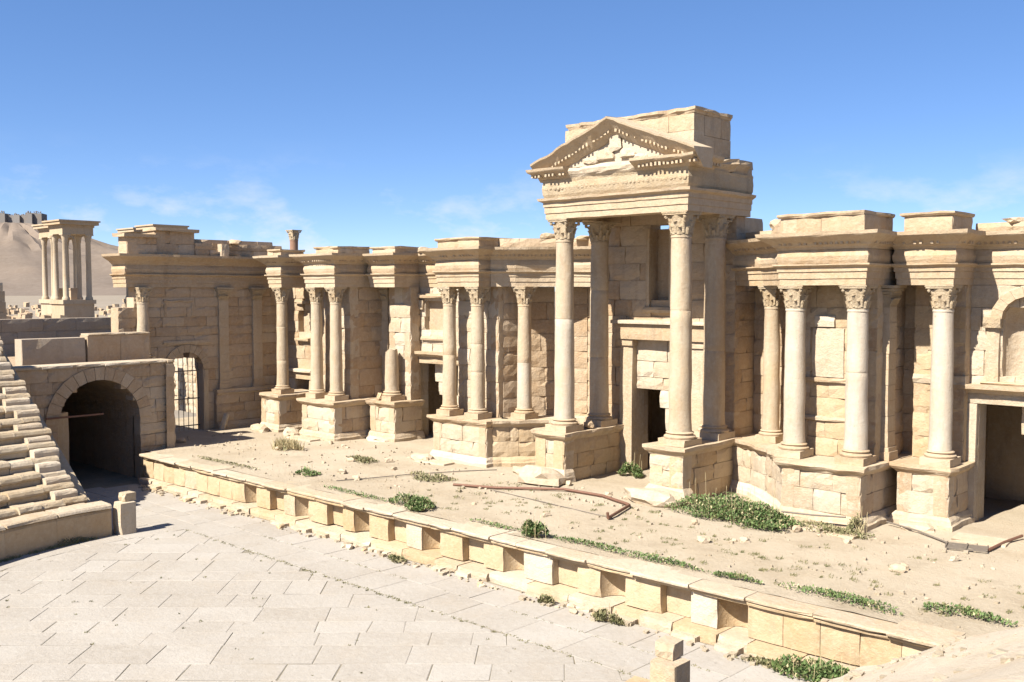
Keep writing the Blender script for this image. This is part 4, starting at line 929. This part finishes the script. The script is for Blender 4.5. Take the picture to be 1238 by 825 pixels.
# ================================================================== PLANTS
def foliage(rx_, ry_, h, n, sz, mat, seed, name='foliage', blade=False):
    rs = random.Random(seed); b = MB(); V = []; F = []
    clumps = [(rs.uniform(-1, 1) * .8, rs.uniform(-1, 1) * .8, rs.uniform(.55, 1.0), rs.uniform(.3, .55)) for _ in range(max(5, int(rx_ * 7)))]
    for i in range(n):
        cxx, cyy, ch_, cr = rs.choice(clumps)
        if cxx * cxx + cyy * cyy > 1: cxx *= .7; cyy *= .7
        a = rs.uniform(0, 6.283); q = math.sqrt(rs.random()) * cr
        x, y = cxx + q * math.cos(a), cyy + q * math.sin(a); dd = min(1, x * x + y * y)
        top = h * ch_ * math.sqrt(max(.04, 1 - dd * .9)) * (1 - .35 * (q / cr) ** 2)
        z = top * (rs.random() ** .5); px, py = x * rx_, y * ry_
        s_ = sz * rs.uniform(.6, 1.4); yaw_ = rs.uniform(0, 6.283); tilt = rs.uniform(.2, 1.3)
        ux, uy = math.cos(yaw_), math.sin(yaw_)
        if blade:
            ln = s_ * 2.2; k = len(V); V += [(px - uy * s_ * .12, py + ux * s_ * .12, z * .5), (px + uy * s_ * .12, py - ux * s_ * .12, z * .5), (px + ux * ln * .4, py + uy * ln * .4, z * .5 + ln * .8)]; F.append((k, k + 1, k + 2))
        else:
            k = len(V); c_, si = math.cos(tilt), math.sin(tilt)
            V += [(px, py, z), (px + ux * s_ * c_ * .5 - uy * s_ * .28, py + uy * s_ * c_ * .5 + ux * s_ * .28, z + s_ * si * .5), (px + ux * s_ * c_, py + uy * s_ * c_, z + s_ * si), (px + ux * s_ * c_ * .5 + uy * s_ * .28, py + uy * s_ * c_ * .5 - ux * s_ * .28, z + s_ * si * .5)]
            F.append((k, k + 1, k + 2, k + 3))
    b.add(V, F); me = b.mesh(name, M[mat])
    for q in ('olive', 'dry'): me.materials.append(M[q])
    me.polygons.foreach_set('material_index', [rs.choice((0, 0, 0, 0, 0, 0, 0, 0, 1, 1, 2)) if noise.noise(Vector(V[f[0]]) * 2.5) > -.1 else rs.choice((0, 0, 0, 0, 0, 0, 1)) for f in F]); return me
def shrub(label, x, y, z, rx_, ry_, h, n, mat='leaf', sz=.09, rz=0., cat='shrub', name='shrub', blade=False):
    t = thing(name, label, cat, (x, y, z), rz); link('foliage', foliage(rx_, ry_, h, n, sz, mat, int(abs(x * 31 + y * 7)), blade=blade), t)
    b = MB()
    for i in range(6):
        a = i * 1.05; b.tube([(0, 0, -.05), (rx_ * .3 * math.cos(a), ry_ * .3 * math.sin(a), h * .3), (rx_ * .6 * math.cos(a), ry_ * .6 * math.sin(a), h * .55)], .012, 4)
    for i in range(int(4 + rx_ * 7)):                    # dry stalks standing out of the leaves
        a = random.uniform(0, 6.28); q = math.sqrt(random.random()); px, py = rx_ * q * math.cos(a), ry_ * q * math.sin(a); hh = h * random.uniform(.7, 1.35)
        b.tube([(px, py, 0), (px + random.uniform(-.08, .08), py + random.uniform(-.08, .08), hh)], .006, 3)
    b.obj('stems', M['dry'], t); return t
shrub('large dense green bush sprawling before the curved podium', -18.15, 30.55, 0, 2.35, .85, 1.05, 10500, rz=-.05)
shrub('low olive weeds trailing from the large bush along the bleached podium', -14.9, 31.1, 0, 1.5, .45, .28, 1500, 'olive', .08)
shrub('upright grey-green weed at the corner of the bleached podium', -13.9, 31.55, 0, .4, .35, .75, 500, 'olive', .09)
shrub('round green bush on the stage edge above a square niche', -27.7, 24.1, .02, 1.05, .5, .55, 2600)
shrub('round dark green bush on the stage edge above a curved niche', -21.3, 23.75, .02, .62, .45, .62, 2200)
shrub('bright green bush in the porch doorway', -25.45, 34.75, 0, .55, .5, .75, 1800)
shrub('flat dry olive tuft on the open stage floor', -37.0, 29.0, 0, 1.0, .55, .28, 900, 'olive')
shrub('small green tuft on the stage floor behind the coping', -36.0, 25.3, 0, .5, .35, .35, 600)
shrub('flat olive weeds before the wide bleached podium', -31.4, 28.3, 0, 1.2, .6, .30, 900, 'olive')
shrub('sparse dry grass on the stage before the twin-column podium', -42.5, 28.6, 0, 1.3, .5, .5, 420, 'dry', .22, blade=True, cat='grass', name='dry_grass')
shrub('big green weed clump at the foot of the stage front below the earth slope', -10.9, 22.35, -1.42, 1.15, .45, .75, 2600, 'leaf', .10)
shrub('olive weed at the foot of the stage front under a curved niche', -17.15, 22.25, -1.42, .55, .25, .35, 700, 'olive')
shrub('small weed at the foot of the stage front under a square niche', -19.5, 22.3, -1.42, .4, .2, .22, 350, 'olive')
shrub('small olive weed at the foot of the stage front under a square niche, mid-wall', -26.4, 22.25, -1.42, .45, .2, .22, 350, 'olive')
shrub('dark weeds at the foot of the smooth tan orthostat wall', -37.35, 15.3, -1.42, .35, .9, .3, 700, 'olive')
rs = random.Random(3)
b = MB()
def strip(name, x0, x1, y, z, w, h, n, mat, label):
    t = foliage((x1 - x0) / 2, w, h, n, .075, mat, int(abs(x0 * 13))); o = link(name, t, None, ((x0 + x1) / 2, y, z)); return tag(o, label, 'weeds', kind='stuff')
strip('weed_strip', -33.0, -28.8, 24.05, .02, .22, .12, 500, 'leaf', 'thin green weeds along the stage edge next to the round bush')
strip('weed_strip', -24.6, -22.2, 24.0, .02, .16, .10, 300, 'leaf', 'sparse green weeds along the stage edge between the round bushes')
strip('weed_strip', -20.6, -15.2, 24.15, .02, .25, .2, 1300, 'leaf', 'green weeds along the stage edge beyond the dark round bush')
strip('weed_strip', -14.9, -13.4, 24.1, .02, .2, .16, 500, 'leaf', 'short run of green weeds on the stage edge')
strip('weed_strip', -13.0, -9.4, 24.35, .02, .35, .2, 1100, 'leaf', 'wide green weeds along the stage edge near the earth slope')
strip('weed_strip', -9.4, -7.4, 25.2, .02, .45, .22, 900, 'leaf', 'green weeds on the stage floor by the earth slope')
strip('weed_strip', -43.5, -38.5, 24.3, .02, .2, .08, 500, 'olive', 'sparse weeds at the far stage edge by the vaulted entrance')
strip('weed_strip', -13.0, -11.2, 22.3, -1.42, .22, .2, 700, 'olive', 'olive weeds at the foot of the stage front next to the big weed clump')
# weeds in the paving joints and on the stage, pebbles
b = MB(); V = []; F = []
def tuft(x, y, z, r, n, s_):
    for i in range(n):
        a = rs.uniform(0, 6.28); q = r * math.sqrt(rs.random()); px, py = x + q * math.cos(a), y + q * math.sin(a); yw = rs.uniform(0, 6.28); h = s_ * rs.uniform(.4, 1)
        k = len(V); V.extend([(px - .02, py, z), (px + .02 * math.cos(yw), py + .03 * math.sin(yw), z), (px + h * .6 * math.cos(yw), py + h * .6 * math.sin(yw), z + h)]); F.append((k, k + 1, k + 2))
for i in range(230):
    x, y = rs.uniform(-36, -11), rs.choice((19.51, 19.51, 21.05)); tuft(x, y, -1.44, .07, 10, .06)
for i in range(170):
    a_, b_ = rs.uniform(-11, 11), rs.uniform(-11, 11); tuft(OC[0] + rx * a_ + fx * b_, min(19.4, OC[1] + ry * a_ + fy * b_), -1.43, rs.uniform(.02, .09), rs.choice((5, 5, 14)), .07)
for i in range(60): a_ = rs.uniform(3.2, 3.6); tuft(OC[0] + 12.9 * math.cos(a_), OC[1] + 12.9 * math.sin(a_), -1.43, .12, 14, .14)
b.add(V, F); tag(b.obj('joint_weeds', M['olive']), 'tiny weeds sprouting in the paving joints', 'weeds', kind='stuff')
b = MB(); V = []; F = []
for i in range(150): tuft(rs.uniform(-30, -7), rs.uniform(24.5, 30), .0, rs.uniform(.05, .25), 22, .10)
b.add(V, F); tag(b.obj('stage_weeds', M['olive']), 'scattered small weed tufts on the bare stage floor', 'weeds', kind='stuff')
b = MB()
for i in range(1300):
    x = rs.uniform(-50, -5); y = 23.9 + 9 * rs.random(); q = .012 + .06 * rs.random() ** 5; b.box(x - q, y - q * .8, -.03, x + q, y + q * .8, q * 1.1, q * .25)
for i in range(220):
    x = rs.uniform(-46, -9); y = 22.55 - .5 * rs.random() ** 2; q = .02 + .08 * rs.random() ** 2; b.box(x - q, y - q, zo - .03, x + q, y + q, zo + q, q * .25)
for i in range(420):
    r_ = rs.uniform(13.9, 24); a_ = -rs.random() ** 2 * .5; q = .015 + .07 * rs.random() ** 4; x, y = OC[0] + r_ * math.cos(a_), OC[1] + r_ * math.sin(a_) - .15; zz = min(-.6 + .555 * (r_ - 13.6), 4.4) + .12 * noise.noise(Vector((r_ * .8, a_ * 9, 0)))
    b.box(x - q, y - q, zz - .06, x + q, y + q, zz + q * .9, q * .3)
tag(b.obj('pebbles', M['dirt']), 'small stones and gravel strewn over the stage and along its wall', 'gravel', kind='stuff')

b = MB(); V = []; F = []
for i in range(80):                                    # broken fragments gathered towards the podia
    x = rs.uniform(-50, -9); y = 31.2 - 5.5 * rs.random() ** 2.2; q = .05 + .17 * rs.random() ** 2; me = rs.choice(ROCK['pale']); k = len(V); a_ = rs.uniform(0, 6.28); c_, s__ = math.cos(a_), math.sin(a_); sy = rs.uniform(.5, 1)
    for v in me.vertices: V.append((x + (v.co.x * c_ - v.co.y * s__ * sy) * q * 2, y + (v.co.x * s__ + v.co.y * c_ * sy) * q * 2, v.co.z * q * 1.2 - .03))
    F += [tuple(k + i_ for i_ in p.vertices) for p in me.polygons]
b.add(V, F); tag(b.obj('stone_fragments', M['pale']), 'broken stone fragments strewn on the stage before the podia', 'rubble', kind='stuff')
# ================================================================== SMALL THINGS ON THE STAGE
def tubes(name, label, pts, r, mat, cat='pipe', n=6): b = MB(); b.tube(pts, r, n); return tag(b.obj(name, M[mat], None, True), label, cat)
tubes('iron_pipe', 'rusty iron pipe lying before the porch pedestals, bent at one end', [(-29.5, 27.9, .06), (-27.7, 28.6, .07), (-25.5, 30.2, .08), (-23.6, 30.25, .08), (-21.9, 29.6, .10), (-21.75, 29.5, .1), (-21.05, 27.3, .10), (-21.05, 27.28, .30)], .055, 'rust')
tubes('wire', 'thin dark cable lying across the stage towards the wide podium', [(-33.8, 25.2, .03), (-33.2, 26.5, .04), (-32.6, 28.2, .05), (-31.5, 30.4, .04), (-30.6, 31.6, .05)], .022, 'wire', 'cable', 5)
tubes('wire', 'thin dark cable lying across the middle of the stage floor', [(-27.6, 28.3, .03), (-25, 28.0, .04), (-22.8, 27.8, .03), (-21.1, 27.6, .04)], .018, 'wire', 'cable', 5)
tubes('iron_pipe', 'thin iron pipe along the foot of the bleached podium', [(-16.6, 31.35, .35), (-15.5, 31.38, .40), (-14.3, 31.4, .5)], .03, 'wire')
tubes('iron_pipe', 'thin iron pipe lying past the single-column podium towards the tall doorway', [(-13.7, 33.3, .12), (-12.5, 32.85, .1), (-11.3, 32.1, .06), (-10.9, 31.9, .05)], .03, 'wire')
gr = thing('iron_grating', 'rusty iron grating lying on the ground before the tall doorway', 'grating', (-10.6, 31.9, .03), .25)
for i in range(5): b = MB(); b.box(-.6, -.3 + i * .15, .0, .6, -.26 + i * .15, .05); b.obj('bar', M['wire'], gr)
for i in range(3): b = MB(); b.box(-.6 + i * .58, -.32, .052, -.56 + i * .58, .34, .09); b.obj('cross_bar', M['wire'], gr)
tubes('iron_pipe', 'iron pipe leading from the grating towards the tall doorway', [(-10.0, 32.0, .06), (-9.9, 33.2, .1), (-9.7, 34.3, .14)], .045, 'rust')
for (x, y, w, d_, rz_, lab) in ((-15.7, 31.1, 1.5, .7, .05, 'bleached flat slab before the bleached podium, apse side'), (-14.2, 30.9, 1.1, .6, -.1, 'bleached flat slab before the corner of the bleached podium'), (-10.6, 33.2, 1.6, 1.0, .1, 'bleached flat slab lying on the ground before the tall doorway'), (-34.2, 31.1, 2.0, .7, .05, 'flat slab before the wide bleached podium'), (-44.8, 31.2, 2.2, .7, .0, 'flat slab before the twin-column podium')):
    t = thing('ground_slab', lab, 'slab', (x, y, 0), rz_); put_block(t, -w / 2, -d_ / 2, -.08, w, .16, d_, 0, 'pale')
for (x, y, sx_, sz_, lab) in ((-49.3, 31.4, 1.7, .45, 'eroded white footing stone of the single-column podium'), (-46.4, 31.6, .9, .5, 'eroded white stone beside the twin-column podium'), (-35.2, 31.3, 1.3, .35, 'eroded white stone at the corner of the wide podium'), (-41.5, 33.7, 1.4, .3, 'eroded white stone before the stump podium'), (-29.2, 31.8, 1.3, .4, 'eroded stone before the curved podium by the porch'), (-12.7, 33.4, 1.2, .3, 'eroded stone before the single-column podium by the tall doorway')):
    tag(rock('eroded_stone', (x, y, -.08), (sx_, .7, sz_), 'pale', rz=random.uniform(-.2, .2)), lab, 'stone')
t = thing('leaning_slab', 'small pale slab leaning at the foot of the return wall', 'stone', (-51.2, 30.0, 0)); o = put_block(t, -.18, 0, -.03, .3, 1.05, .18, .5, 'pale'); o.rotation_euler = (R(-14), R(12), .6)
